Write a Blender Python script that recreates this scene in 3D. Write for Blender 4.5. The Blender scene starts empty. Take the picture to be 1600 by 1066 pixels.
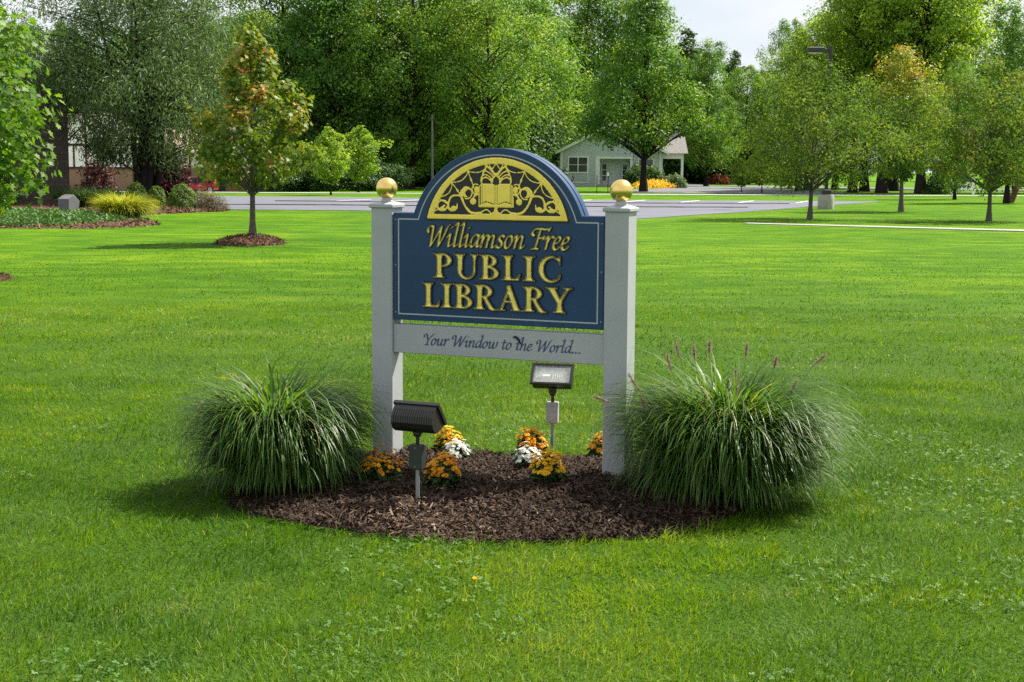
import bpy, math, random
import numpy as np

# ================================================================= camera, sky, sun, exposure
S = bpy.context.scene
COL = S.collection
F_PX, PITCH, ROLL, EYE = 2284.35, 0.116358, 0.0056058, 1.6418
def basis():
    cp, sp = math.cos(PITCH), math.sin(PITCH)
    fw = np.array([0, cp, -sp]); up0 = np.array([0, sp, cp]); rt0 = np.array([1., 0, 0])
    c, s = math.cos(ROLL), math.sin(ROLL)
    return c*rt0+s*up0, -s*rt0+c*up0, fw
_rt, _up, _fw = basis()
cam = bpy.data.cameras.new('camera'); cam.sensor_width = 36; cam.lens = F_PX/1600*36
cam.clip_start = .05; cam.clip_end = 6000
cam_o = bpy.data.objects.new('camera', cam); COL.objects.link(cam_o)
from mathutils import Matrix, Vector
M = Matrix(((_rt[0], _up[0], -_fw[0], 0), (_rt[1], _up[1], -_fw[1], 0), (_rt[2], _up[2], -_fw[2], EYE), (0, 0, 0, 1)))
cam_o.matrix_world = M
S.camera = cam_o

SUN_AZ, SUN_EL = math.radians(56), math.radians(53)      # azimuth from +Y towards +X
world = bpy.data.worlds.new('World'); S.world = world; world.use_nodes = True
wt = world.node_tree; wt.nodes.clear()
def wn(t, **k):
    n = wt.nodes.new(t)
    for a, b in k.items(): setattr(n, a, b)
    return n
sky = wn('ShaderNodeTexSky', sky_type='NISHITA', sun_disc=False, sun_elevation=SUN_EL, sun_rotation=SUN_AZ, air_density=1.0, dust_density=1.2, ozone_density=1.0)
tc = wn('ShaderNodeTexCoord'); mp = wn('ShaderNodeMapping'); mp.inputs['Scale'].default_value = (1, 1, 2.6)
nz = wn('ShaderNodeTexNoise'); nz.inputs['Scale'].default_value = 2.3; nz.inputs['Detail'].default_value = 9; nz.inputs['Roughness'].default_value = .6
cr = wn('ShaderNodeValToRGB'); cr.color_ramp.elements[0].position = .27; cr.color_ramp.elements[1].position = .44
cc = wn('ShaderNodeValToRGB'); cc.color_ramp.elements[0].position = .35; cc.color_ramp.elements[1].position = .66
cc.color_ramp.elements[0].color = (5.6, 6.0, 6.6, 1); cc.color_ramp.elements[1].color = (7.2, 7.35, 7.5, 1)
mx = wn('ShaderNodeMix', data_type='RGBA'); bg = wn('ShaderNodeBackground'); bg.inputs['Strength'].default_value = .064
wo = wn('ShaderNodeOutputWorld')
L = wt.links.new
L(tc.outputs['Generated'], mp.inputs[0]); L(mp.outputs[0], nz.inputs['Vector']); L(nz.outputs['Fac'], cr.inputs[0]); L(nz.outputs['Fac'], cc.inputs[0])
L(cr.outputs[0], mx.inputs[0]); L(sky.outputs[0], mx.inputs[6]); L(cc.outputs[0], mx.inputs[7]); L(mx.outputs[2], bg.inputs[0]); L(bg.outputs[0], wo.inputs[0])
sun = bpy.data.lights.new('sun', 'SUN'); sun.energy = 5.0; sun.angle = math.radians(.6); sun.color = (1, .93, .8)
sun_o = bpy.data.objects.new('sun', sun); COL.objects.link(sun_o)
to_sun = Vector((math.sin(SUN_AZ)*math.cos(SUN_EL), math.cos(SUN_AZ)*math.cos(SUN_EL), math.sin(SUN_EL)))
sun_o.rotation_euler = to_sun.to_track_quat('Z', 'Y').to_euler()
sun_o.location = (20, 20, 30)
S.view_settings.view_transform = 'Standard'; S.view_settings.look = 'None'
S.view_settings.gamma = 1; S.view_settings.exposure = 1.2
S.render.engine = 'CYCLES'
S.cycles.max_bounces = 7; S.cycles.diffuse_bounces = 3; S.cycles.glossy_bounces = 3; S.cycles.transmission_bounces = 5; S.cycles.transparent_max_bounces = 6
S.cycles.sample_clamp_indirect = 4; S.cycles.use_denoising = False

# ================================================================= helpers
rng = np.random.default_rng(7)
def R(seed): return np.random.default_rng(seed)
MATS = {}
def nodes(name):
    m = bpy.data.materials.new(name); m.use_nodes = True; t = m.node_tree
    b = t.nodes['Principled BSDF']; MATS[name] = m
    return m, t, b
def plain(name, col, rough=.6, metal=0., noise=0., nscale=20., bump=0., bscale=None, spec=.5, coords='Object', dirt=None):
    """a painted/plain surface with a little colour noise and fine relief"""
    m, t, b = nodes(name)
    b.inputs['Base Color'].default_value = (*col, 1); b.inputs['Roughness'].default_value = rough; b.inputs['Metallic'].default_value = metal
    b.inputs['Specular IOR Level'].default_value = spec
    tc = t.nodes.new('ShaderNodeTexCoord')
    if noise:
        n = t.nodes.new('ShaderNodeTexNoise'); n.inputs['Scale'].default_value = nscale; n.inputs['Detail'].default_value = 6; n.inputs['Roughness'].default_value = .62
        r = t.nodes.new('ShaderNodeValToRGB'); r.color_ramp.elements[0].position = .3; r.color_ramp.elements[1].position = .7
        d = dirt or [c*(1-noise) for c in col]
        r.color_ramp.elements[0].color = (*d, 1); r.color_ramp.elements[1].color = (*[min(1, c*(1+noise*.5)) for c in col], 1)
        t.links.new(tc.outputs[coords], n.inputs['Vector']); t.links.new(n.outputs['Fac'], r.inputs[0]); t.links.new(r.outputs[0], b.inputs['Base Color'])
    if bump:
        n2 = t.nodes.new('ShaderNodeTexNoise'); n2.inputs['Scale'].default_value = bscale or nscale*3; n2.inputs['Detail'].default_value = 5
        bp = t.nodes.new('ShaderNodeBump'); bp.inputs['Strength'].default_value = bump; bp.inputs['Distance'].default_value = .01
        t.links.new(tc.outputs[coords], n2.inputs['Vector']); t.links.new(n2.outputs['Fac'], bp.inputs['Height']); t.links.new(bp.outputs[0], b.inputs['Normal'])
    return m
def leafmat(name, stops, trans=.4, rough=.5, tint=(1.25, 1.2, .5), objvar=.0, spec=.3):
    """foliage: colour picked per leaf from the 'var' attribute, part of the light passes through"""
    m, t, b = nodes(name); ln = t.links.new
    at = t.nodes.new('ShaderNodeAttribute'); at.attribute_name = 'var'
    r = t.nodes.new('ShaderNodeValToRGB')
    while len(r.color_ramp.elements) < len(stops): r.color_ramp.elements.new(.5)
    for e, (p, c) in zip(r.color_ramp.elements, stops): e.position = p; e.color = (*c, 1)
    fac = at.outputs['Fac']
    if objvar:
        oi = t.nodes.new('ShaderNodeObjectInfo'); ma = t.nodes.new('ShaderNodeMath'); ma.operation = 'MULTIPLY_ADD'
        ma.inputs[1].default_value = objvar; ln(oi.outputs['Random'], ma.inputs[0])
        ad = t.nodes.new('ShaderNodeMath'); ad.operation = 'SUBTRACT'; ad.inputs[1].default_value = objvar*.5
        ln(fac, ma.inputs[2]); ln(ma.outputs[0], ad.inputs[0]); fac = ad.outputs[0]
    ln(fac, r.inputs[0]); ln(r.outputs[0], b.inputs['Base Color'])
    b.inputs['Roughness'].default_value = rough; b.inputs['Specular IOR Level'].default_value = spec
    tr = t.nodes.new('ShaderNodeBsdfTranslucent'); ml = t.nodes.new('ShaderNodeMix'); ml.data_type = 'RGBA'; ml.blend_type = 'MULTIPLY'
    ml.inputs[0].default_value = 1; ml.inputs[7].default_value = (*tint, 1); ln(r.outputs[0], ml.inputs[6]); ln(ml.outputs[2], tr.inputs[0])
    ms = t.nodes.new('ShaderNodeMixShader'); ms.inputs[0].default_value = trans
    ln(b.outputs[0], ms.inputs[1]); ln(tr.outputs[0], ms.inputs[2]); ln(ms.outputs[0], t.nodes['Material Output'].inputs[0])
    return m

def mesh(name, V, faces, mats, var=None, smooth=False, mi=None):
    """V (n,3); faces: list of int arrays (f,k) or one array"""
    if isinstance(faces, np.ndarray): faces = [faces]
    faces = [np.asarray(f, np.int32) for f in faces if len(f)]
    me = bpy.data.meshes.new(name); V = np.asarray(V, np.float32)
    me.vertices.add(len(V)); me.vertices.foreach_set('co', V.ravel())
    lv = np.concatenate([f.ravel() for f in faces]); tot = np.concatenate([np.full(len(f), f.shape[1], np.int32) for f in faces])
    st = np.concatenate([[0], np.cumsum(tot)[:-1]]).astype(np.int32)
    me.loops.add(len(lv)); me.loops.foreach_set('vertex_index', lv)
    me.polygons.add(len(tot)); me.polygons.foreach_set('loop_start', st); me.polygons.foreach_set('loop_total', tot)
    if smooth: me.polygons.foreach_set('use_smooth', np.ones(len(tot), bool))
    if mi is not None: me.polygons.foreach_set('material_index', np.asarray(mi, np.int32))
    if var is not None:
        a = me.attributes.new('var', 'FLOAT', 'POINT'); a.data.foreach_set('value', np.asarray(var, np.float32))
    me.update(calc_edges=True)
    for m in (mats if isinstance(mats, (list, tuple)) else [mats]):
        me.materials.append(MATS[m] if isinstance(m, str) else m)
    return me
def ob(name, me, parent=None, loc=None, rz=0, **p):
    o = bpy.data.objects.new(name, me); COL.objects.link(o)
    if parent is not None: o.parent = parent
    if loc is not None: o.location = loc
    if rz: o.rotation_euler = (0, 0, rz)
    for k, v in p.items():
        if v is not None: o[k] = v
    return o
def thing(name, label, cat, loc=(0, 0, 0), rz=0, group=None, scale=None):
    o = ob(name, None, None, loc, rz, label=label, category=cat, group=group)
    if scale is not None: o.scale = scale
    return o
def struct(name, me, label=None, loc=None, **p):
    return ob(name, me, None, loc, kind='structure', label=label, **p)

class MB:
    """collects simple solids into one mesh"""
    def __init__(s): s.V = []; s.F = []; s.n = 0; s.mi = []
    def add(s, V, F, mi=0):
        V = np.asarray(V, float); s.V.append(V)
        for f in F: s.F.append(tuple(i+s.n for i in f)); s.mi.append(mi)
        s.n += len(V); return s
    def box(s, x0, x1, y0, y1, z0, z1, mi=0, bev=0):
        b = min(bev, (x1-x0)/2.01, (y1-y0)/2.01, (z1-z0)/2.01)
        if b <= 0:
            V = [(x, y, z) for z in (z0, z1) for y in (y0, y1) for x in (x0, x1)]
            return s.add(V, [(0, 2, 3, 1), (4, 5, 7, 6), (0, 1, 5, 4), (2, 6, 7, 3), (0, 4, 6, 2), (1, 3, 7, 5)], mi)
        V = []; idx = {}
        X, Y, Z = (x0, x1), (y0, y1), (z0, z1)
        for i in (0, 1):
            for j in (0, 1):
                for k in (0, 1):
                    sx, sy, sz = (1-2*i), (1-2*j), (1-2*k)
                    for a, d in (('x', (0, b, b)), ('y', (b, 0, b)), ('z', (b, b, 0))):
                        idx[i, j, k, a] = len(V); V.append((X[i]+sx*d[0], Y[j]+sy*d[1], Z[k]+sz*d[2]))
        Fc = []
        q = lambda *c: Fc.append(tuple(idx[x] for x in c))
        for i in (0, 1): q((i, 0, 0, 'x'), (i, 1, 0, 'x'), (i, 1, 1, 'x'), (i, 0, 1, 'x'))
        for j in (0, 1): q((0, j, 0, 'y'), (1, j, 0, 'y'), (1, j, 1, 'y'), (0, j, 1, 'y'))
        for k in (0, 1): q((0, 0, k, 'z'), (1, 0, k, 'z'), (1, 1, k, 'z'), (0, 1, k, 'z'))
        for i in (0, 1):
            for j in (0, 1): q((i, j, 0, 'x'), (i, j, 1, 'x'), (i, j, 1, 'y'), (i, j, 0, 'y'))
            for k in (0, 1): q((i, 0, k, 'x'), (i, 1, k, 'x'), (i, 1, k, 'z'), (i, 0, k, 'z'))
        for j in (0, 1):
            for k in (0, 1): q((0, j, k, 'y'), (1, j, k, 'y'), (1, j, k, 'z'), (0, j, k, 'z'))
        for i in (0, 1):
            for j in (0, 1):
                for k in (0, 1): q((i, j, k, 'x'), (i, j, k, 'y'), (i, j, k, 'z'))
        return s.add(V, Fc, mi)
    def prism(s, poly, a, b, axis='y', mi=0):
        """extrude a 2D polygon: axis y -> polygon in (x,z); z -> (x,y); x -> (y,z)"""
        n = len(poly)
        P = {'y': lambda p, d: (p[0], d, p[1]), 'z': lambda p, d: (p[0], p[1], d), 'x': lambda p, d: (d, p[0], p[1])}[axis]
        V = [P(p, a) for p in poly]+[P(p, b) for p in poly]
        F = [tuple(range(n)), tuple(range(2*n-1, n-1, -1))]+[(i, (i+1) % n, n+(i+1) % n, n+i) for i in range(n)]
        return s.add(V, F, mi)
    def tube(s, pts, rad, k=8, mi=0, cap=True):
        pts = np.asarray(pts, float); n = len(pts); rad = np.broadcast_to(rad, (n,))
        T = np.gradient(pts, axis=0); T /= np.linalg.norm(T, axis=1)[:, None]+1e-9
        ref = np.array([0, 0, 1.]) if abs(T[0][2]) < .9 else np.array([1., 0, 0]); V = []
        for i in range(n):
            a = np.cross(T[i], ref); a /= np.linalg.norm(a)+1e-9; b = np.cross(T[i], a)
            for j in range(k):
                w = 2*math.pi*j/k; V.append(pts[i]+rad[i]*(a*math.cos(w)+b*math.sin(w)))
        F = [(i*k+j, i*k+(j+1) % k, (i+1)*k+(j+1) % k, (i+1)*k+j) for i in range(n-1) for j in range(k)]
        if cap: F += [tuple(range(k-1, -1, -1)), tuple((n-1)*k+j for j in range(k))]
        return s.add(V, F, mi)
    def lathe(s, prof, k=24, cx=0, cy=0, mi=0):
        V = [(cx+r*math.cos(2*math.pi*j/k), cy+r*math.sin(2*math.pi*j/k), z) for r, z in prof for j in range(k)]
        n = len(prof)
        F = [(i*k+j, i*k+(j+1) % k, (i+1)*k+(j+1) % k, (i+1)*k+j) for i in range(n-1) for j in range(k)]
        F += [tuple(range(k-1, -1, -1)), tuple((n-1)*k+j for j in range(k))]
        return s.add(V, F, mi)
    def mesh(s, name, mats, smooth=False):
        V = np.concatenate(s.V); me = bpy.data.meshes.new(name)
        me.from_pydata([tuple(v) for v in V], [], s.F)
        me.polygons.foreach_set('material_index', np.array(s.mi, np.int32))
        if smooth: me.polygons.foreach_set('use_smooth', np.ones(len(s.F), bool))
        for m in (mats if isinstance(mats, (list, tuple)) else [mats]): me.materials.append(MATS[m])
        import bmesh
        bm = bmesh.new(); bm.from_mesh(me); bmesh.ops.recalc_face_normals(bm, faces=bm.faces); bm.to_mesh(me); bm.free()
        if smooth:
            try: me.set_sharp_from_angle(angle=math.radians(40))
            except Exception: pass
        me.update(); return me
    def ob(s, name, mats, parent=None, smooth=False, **p): return ob(name, s.mesh(name, mats, smooth), parent, **p)

def wav(x, y, seed, f=1., n=7):
    """smooth pseudo noise in about -1..1"""
    g = R(seed); o = 0
    for i in range(n):
        a = g.uniform(0, 2*math.pi); k = f*g.uniform(.5, 2.); o = o+np.sin(k*(x*math.cos(a)+y*math.sin(a))+g.uniform(0, 6.28))
    return o/(n*.55)
def sstep(a, b, x):
    t = np.clip((x-a)/(b-a), 0, 1); return t*t*(3-2*t)
def ground_z(x, y):
    x = np.asarray(x, float); y = np.asarray(y, float)
    return -.62*sstep(-13, -19, x)*sstep(103, 120, y)

# ---- leaves: many small faces placed by numpy
KITE = (np.array([(0, 0, 0), (.5, .28, .06), (1, 0, -.05), (.5, -.28, .06)]), [(0, 1, 2), (0, 2, 3)])
WILL = (np.array([(0, 0, 0), (.45, .1, .03), (1, 0, -.12), (.45, -.1, .03)]), [(0, 1, 2), (0, 2, 3)])
_l = [(0, 0), (.22, -.12), (.18, -.42), (.42, -.26), (.55, -.5), (.66, -.22), (1.02, 0), (.66, .22), (.55, .5), (.42, .26), (.18, .42), (.22, .12)]
MAPL = (np.array([(x, y, .10*abs(y)-.06*x*x) for x, y in _l]+[(.4, 0, .0)]), [(12, i, (i+1) % 12) for i in range(12)])
def place(P, N, T, size, tpl):
    """copies of a template leaf: origin P, normal N, direction T"""
    tv, tf = tpl; n = len(P); k = len(tv)
    T = T-(T*N).sum(1)[:, None]*N; T /= np.linalg.norm(T, axis=1)[:, None]+1e-9
    B = np.cross(N, T); size = np.broadcast_to(size, (n,))[:, None, None]
    V = P[:, None, :]+size*(tv[None, :, 0, None]*T[:, None]+tv[None, :, 1, None]*B[:, None]+tv[None, :, 2, None]*N[:, None])
    F = (np.arange(n)*k)[:, None, None]+np.array(tf)[None]
    return V.reshape(-1, 3), F.reshape(-1, 3)
def unit(g, n):
    v = g.normal(size=(n, 3)); return v/np.linalg.norm(v, axis=1)[:, None]
# ================================================================= trees and shrubs
PROF = {
    'oval':   lambda t: np.sin(np.pi*np.clip(t, 0, 1)**.75)**.65,
    'pyram':  lambda t: np.minimum(1, t/.14)**.8*(1.04-t)**.8,
    'round':  lambda t: np.sqrt(np.clip(1-(2*t-1)**2, 0, 1))**.9,
    'vase':   lambda t: np.minimum(1, .3+1.1*t)*np.sqrt(np.clip(1-t**3.2, 0, 1)),
    'column': lambda t: np.minimum(1, t/.12)**.6*(1.02-t)**.45,
    'spread': lambda t: np.minimum(1, t/.22)**.55*np.sqrt(np.clip(1-t**2, 0, 1)),
}
def tree_meshes(key, h, z0, rad, prof, nclump, nleaf, leaf, tpl, crownmat, barkmat, tr, seed, csize=.16, droop=0., trunks=1, lean=.02, flat=.65, up=.6, inner=.5, limb=1., dense=0, twocol=None, coh=.75):
    """trunk with limbs + crown of leaf clumps around the limb tips; returns two meshes"""
    g = R(seed); f = PROF[prof]; ch = h-z0
    tt = np.linspace(0, 1, 200); pdf = np.clip(f(tt), 0, None)+.02; cdf = np.cumsum(pdf)/pdf.sum()
    t = np.interp((np.arange(nclump)+g.uniform(0, 1, nclump))/nclump, cdf, tt)
    a = (np.arange(nclump)*2.39996+g.normal(0, .5, nclump)) % (2*np.pi)
    bump = 1+.22*np.sin(a*2+g.uniform(0, 6))*np.sin(t*7+g.uniform(0, 6))+.16*np.sin(a*3+t*9+g.uniform(0, 6))+g.normal(0, .1, nclump)
    rr = rad*f(t)*bump*g.uniform(0, 1, nclump)**inner
    bend = lambda z: np.stack([lean*h*np.sin(z/h*2.2+seed), lean*h*np.cos(z/h*1.7+seed*2)], -1)*np.clip(z/h, 0, 1)[..., None]
    zc = z0+ch*t
    C = np.stack([rr*np.cos(a), rr*np.sin(a), zc], 1); C[:, :2] += bend(zc)
    C[:, 2] -= droop*rr
    # bark
    mb = MB()
    starts = []
    if trunks == 1:
        zz = np.linspace(0, h*.93, 12); p = np.concatenate([bend(zz), zz[:, None]], 1)
        r = tr*(1-.93*(zz/h)**.8); r[0] *= 1.45; r = np.maximum(r, tr*.06)
        mb.tube(p, r, 9)
    else:
        for i in range(trunks):
            aa = 6.28*i/trunks+g.uniform(-.4, .4); sp = rad*g.uniform(.28, .6); top = h*g.uniform(.6, .9)
            zz = np.linspace(0, top, 10); q = (zz/top)**1.5*sp
            p = np.stack([.25*math.cos(aa)+q*math.cos(aa)+.12*np.sin(zz*1.3+i), .25*math.sin(aa)+q*math.sin(aa)+.12*np.cos(zz*1.1+i), zz], 1)
            mb.tube(p, np.maximum(tr*(1-.9*zz/top), .02), 7); starts.append(p)
    pick = np.argsort(-rr*g.uniform(.6, 1, nclump))[:int(min(nclump, 70)*limb)]
    for i in pick:
        c = C[i]
        if trunks == 1:
            zs = max(z0*.75, c[2]-rr[i]*g.uniform(.35, .9)-.03*h); zs = min(zs, h*.9); b = bend(np.array([zs]))[0]; s0 = np.array([b[0], b[1], zs]); r0 = tr*(1-.9*zs/h)*.42
        else:
            p = starts[g.integers(trunks)]; k = np.argmin(np.linalg.norm(p-c-np.array([0, 0, -1.2]), axis=1)); s0 = p[k]; r0 = tr*.3
        m1 = s0+(c-s0)*.5+np.array([0, 0, .06*np.linalg.norm(c-s0)])
        mb.tube([s0, (s0+m1)/2, m1, c], [max(r0, .008), max(r0*.75, .007), max(r0*.5, .006), .004+r0*.12], 5, cap=False)
    trunk = mb.mesh(key+'_trunk', barkmat, smooth=True)
    # leaves
    per = np.maximum(2, (nleaf/nclump*g.uniform(.5, 1.5, nclump))).astype(int); idx = np.repeat(np.arange(nclump), per); n = len(idx)
    cs = rad*csize*g.uniform(.7, 1.4, nclump)*(.55+.45*f(t))
    off = g.normal(size=(n, 3)); off *= (g.uniform(0, 1, n)**.45/ (np.linalg.norm(off, axis=1)+1e-9))[:, None]*1.5
    off[:, 2] *= flat
    out = C[idx]-np.array([0, 0, z0+ch*.4]); out /= np.linalg.norm(out, axis=1)[:, None]+1e-9
    P = C[idx]+off*cs[idx][:, None]+ out*np.abs(g.normal(0, .35, n))[:, None]*cs[idx][:, None]
    P[:, 2] -= droop*.4*np.abs(off[:, 0]+off[:, 1])*cs[idx]*.5
    if dense:
        ti = np.interp(g.uniform(0, 1, dense), cdf, tt); ai = g.uniform(0, 6.283, dense); ri = rad*f(ti)*.62*np.sqrt(g.uniform(0, 1, dense)); zi = z0+ch*(.06+.88*ti)
        Q = np.stack([ri*np.cos(ai), ri*np.sin(ai), zi], 1); Q[:, :2] += bend(zi); P = np.concatenate([P, Q]); out = np.concatenate([out, unit(g, dense)]); idx = np.concatenate([idx, g.integers(0, nclump, dense)]); n = len(P)
    od = np.concatenate([off, unit(g, n-len(off))]) if dense else off
    N = unit(g, n)*.8+np.array([0, 0, up])+out*.3+od*coh; N /= np.linalg.norm(N, axis=1)[:, None]
    T = unit(g, n)+out*.6+np.array([0, 0, -.5-droop*2.5])
    V, F = place(P, N, T, leaf*g.uniform(.65, 1.35, n), tpl)
    cv = g.normal(0, .16, nclump)
    v = .45+cv[idx]+g.normal(0, .13, n)
    if twocol: v = twocol(P, v, g, h)
    crown = mesh(key+'_crown', V, F, crownmat, var=np.repeat(np.clip(v, 0, 1), len(tpl[0])))
    return trunk, crown
def plant_tree(name, ms, label, loc, rz=0, group=None, scale=(1, 1, 1), cat='tree'):
    t = thing(name, label, cat, loc, rz, group, scale)
    ob('trunk', ms[0], t); ob('crown', ms[1], t, kind=None)
    return t
def shrub_mesh(key, rx, rz, n, leaf, tpl, mat, seed, bumps=.12, shell=.35, up=.3, flatb=True, neat=0.):
    """dome of leaves (surface heavy) of half width rx and height rz"""
    g = R(seed); d = unit(g, n); d[:, 2] = np.abs(d[:, 2])*1.05-.05 if flatb else d[:, 2]
    a = np.arctan2(d[:, 1], d[:, 0])
    b = 1+bumps*(np.sin(3*a+seed)*np.cos(4*d[:, 2]*2+seed)+.7*np.sin(7*a+5*d[:, 2]*3)+.5*np.sin(13*a-9*d[:, 2]))
    r = b*(1-shell*g.uniform(0, 1, n)**2)
    P = d*r[:, None]*np.array([rx, rx, rz]); P[:, 2] = np.maximum(P[:, 2], .01)
    N = unit(g, n)*.9+d*(.7+neat)+np.array([0, 0, up]); N /= np.linalg.norm(N, axis=1)[:, None]
    T = d*(1-neat)+unit(g, n)*.8+np.array([0, 0, .2])
    V, F = place(P, N, T, leaf*g.uniform(.6, 1.4, n), tpl)
    v = np.clip(.45+.25*(b-1)/max(bumps, .01)*.5+g.normal(0, .17, n), 0, 1)
    return mesh(key, V, F, mat, var=np.repeat(v, len(tpl[0])))
def grass_mesh(key, n, length, root, mat, seed, width=.006, seg=8, spread=(.1, .9), curl=1.9, ground=.012, biasx=0., sq=(1, 1), pw=1.45, skirt=0., chaos=.55, dome=0.):
    """arching blades springing from one crown"""
    g = R(seed)
    a = g.uniform(0, 2*np.pi, n); r0 = root*np.sqrt(g.uniform(0, 1, n))
    P = np.stack([r0*np.cos(a)*sq[0], r0*np.sin(a)*sq[1], np.zeros(n)], 1)
    ad = a+g.normal(0, chaos, n)*(1+2.2*np.clip(1-r0/root*1.4, 0, 1)); q0 = r0/root; ln = length*g.uniform(.6, 1.08, n)*(1+dome*(.10-.26*q0))
    th0 = g.uniform(spread[0], spread[1], n)*(.25+.75*(r0/root))*.75+np.abs(g.normal(0, .08, n)); k = curl*g.uniform(.68, 1.2, n)*(1-dome*.2*(1-q0)); tw = g.normal(0, .35, n)
    if skirt:
        sk = g.uniform(0, 1, n) < skirt; r0 = np.where(sk, root*g.uniform(.7, 1.15, n), r0); P[:, 0] = r0*np.cos(a)*sq[0]; P[:, 1] = r0*np.sin(a)*sq[1]
        ln = np.where(sk, ln*g.uniform(.5, .8, n), ln); th0 = np.where(sk, g.uniform(.35, .85, n), th0)
    pts = [P.copy()]; tang = []
    for i in range(seg):
        s = (i+.5)/seg; th = th0+k*s**pw; az = ad+tw*s
        d = np.stack([np.sin(th)*np.cos(az), np.sin(th)*np.sin(az), np.cos(th)], 1)
        P = P+d*(ln/seg)[:, None]; P[:, 2] = np.maximum(P[:, 2], ground*(1+g.uniform(0, 1, n))); P[:, 0] += biasx*ln/seg*s
        pts.append(P.copy()); tang.append((ad+tw*s))
    V = []; wd = width*g.uniform(.45, 1.35, n)
    for i in range(seg+1):
        s = i/seg; w = wd*(1-s**3.6*.93)*(.75+.5*np.sin(np.pi*min(1, s*1.2)))*.5
        az = tang[min(i, seg-1)]; side = np.stack([-np.sin(az), np.cos(az), .25*np.sin(az*3+s*3)], 1)
        V += [pts[i]-side*w[:, None], pts[i]+side*w[:, None]]
    V = np.stack(V, 1).reshape(-1, 3); m = 2*(seg+1); base = np.arange(n)*m
    F = np.concatenate([np.stack([base+2*i, base+2*i+1, base+2*i+3, base+2*i+2], 1) for i in range(seg)])
    v = np.repeat(np.where(g.uniform(0, 1, n) < .045, g.uniform(.93, 1, n), np.clip(.45+g.normal(0, .2, n), 0, .9)), m)
    return mesh(key, V, F, mat, var=v, smooth=True), np.array(pts)

# ================================================================= materials
def ramp(*a): return [(p, c) for p, c in a]
leafmat('maple_leaf', ramp((0, (.03, .085, .009)), (.45, (.085, .19, .015)), (1, (.2, .31, .035))), trans=.48)
leafmat('autumn_leaf', ramp((0, (.09, .16, .012)), (.35, (.16, .24, .018)), (.64, (.27, .27, .025)), (.87, (.34, .18, .035)), (1, (.3, .11, .04))), trans=.48, tint=(1.2, 1.05, .6))
leafmat('willow_leaf', ramp((0, (.04, .085, .03)), (.5, (.095, .17, .055)), (1, (.23, .3, .12))), trans=.4, tint=(1.15, 1.15, .6), rough=.5)
leafmat('wood_leaf', ramp((0, (.032, .095, .018)), (.35, (.075, .18, .025)), (.65, (.15, .275, .032)), (1, (.29, .39, .055))), trans=.5, objvar=.35)
leafmat('light_leaf', ramp((0, (.12, .22, .025)), (.45, (.21, .34, .035)), (1, (.36, .46, .07))), trans=.54, objvar=.15)
leafmat('dark_leaf', ramp((0, (.022, .06, .016)), (.5, (.055, .125, .028)), (1, (.12, .2, .045))), trans=.4, objvar=.2)
leafmat('pear_leaf', ramp((0, (.045, .095, .022)), (.4, (.09, .165, .03)), (.75, (.15, .22, .04)), (1, (.24, .2, .055))), trans=.48, rough=.7, objvar=.15, spec=.08)
leafmat('golden_leaf', ramp((0, (.07, .15, .018)), (.45, (.15, .24, .025)), (.8, (.26, .28, .035)), (1, (.36, .25, .05))), trans=.48)
leafmat('purple_leaf', ramp((0, (.012, .006, .007)), (.5, (.04, .012, .013)), (1, (.16, .028, .025))), trans=.3, tint=(1.5, .6, .5))
leafmat('coral_leaf', ramp((0, (.2, .05, .03)), (1, (.42, .14, .08))), trans=.3)
leafmat('box_leaf', ramp((0, (.03, .065, .008)), (.5, (.085, .16, .016)), (1, (.2, .29, .035))), trans=.32)
leafmat('spirea_leaf', ramp((0, (.04, .05, .02)), (.5, (.1, .1, .05)), (.8, (.2, .1, .09)), (1, (.3, .16, .14))), trans=.3)
leafmat('juniper_leaf', ramp((0, (.025, .075, .012)), (.5, (.06, .15, .022)), (1, (.12, .24, .04))), trans=.3)
leafmat('fountain_blade', ramp((0, (.025, .075, .01)), (.5, (.07, .155, .02)), (.9, (.13, .225, .045)), (1, (.3, .28, .12))), trans=.46, rough=.42, spec=.32)
leafmat('yellow_blade', ramp((0, (.12, .2, .012)), (.5, (.33, .36, .025)), (1, (.55, .5, .05))), trans=.4)
leafmat('lily_blade', ramp((0, (.012, .04, .008)), (1, (.05, .1, .02))), trans=.3)
leafmat('lawn_blade', ramp((0, (.065, .135, .045)), (.13, (.035, .1, .013)), (.32, (.05, .138, .006)), (.55, (.094, .198, .007)), (.8, (.172, .275, .01)), (.93, (.2, .28, .07)), (1, (.36, .33, .16))), trans=.46, rough=.48, tint=(1.3, 1.2, .2), spec=.16)
leafmat('clover_leaf', ramp((0, (.035, .1, .016)), (.5, (.075, .17, .03)), (1, (.15, .25, .08))), trans=.3, rough=.6, spec=.2)
leafmat('mum_leaf', ramp((0, (.012, .035, .008)), (1, (.05, .1, .022))), trans=.3)
leafmat('orange_petal', ramp((0, (.62, .2, .008)), (.5, (.82, .38, .012)), (1, (.9, .54, .02))), trans=.3, tint=(1.1, 1, .8))
leafmat('yellow_petal', ramp((0, (.75, .38, .008)), (.5, (.88, .56, .015)), (1, (.92, .68, .04))), trans=.3, tint=(1.1, 1, .8))
leafmat('white_petal', ramp((0, (.62, .62, .56)), (1, (.85, .85, .8))), trans=.25, tint=(1, 1, 1))
leafmat('seed_bristle', ramp((0, (.22, .14, .1)), (1, (.5, .4, .32))), trans=.3, tint=(1, 1, 1))
leafmat('mulch_chip', ramp((0, (.014, .008, .005)), (.5, (.042, .025, .016)), (.85, (.1, .064, .043)), (1, (.26, .19, .14))), trans=0., rough=.85, spec=.2)
leafmat('mulch_tan', ramp((0, (.05, .026, .016)), (.5, (.12, .065, .042)), (1, (.27, .17, .12))), trans=0., rough=.9, spec=.2)
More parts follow.
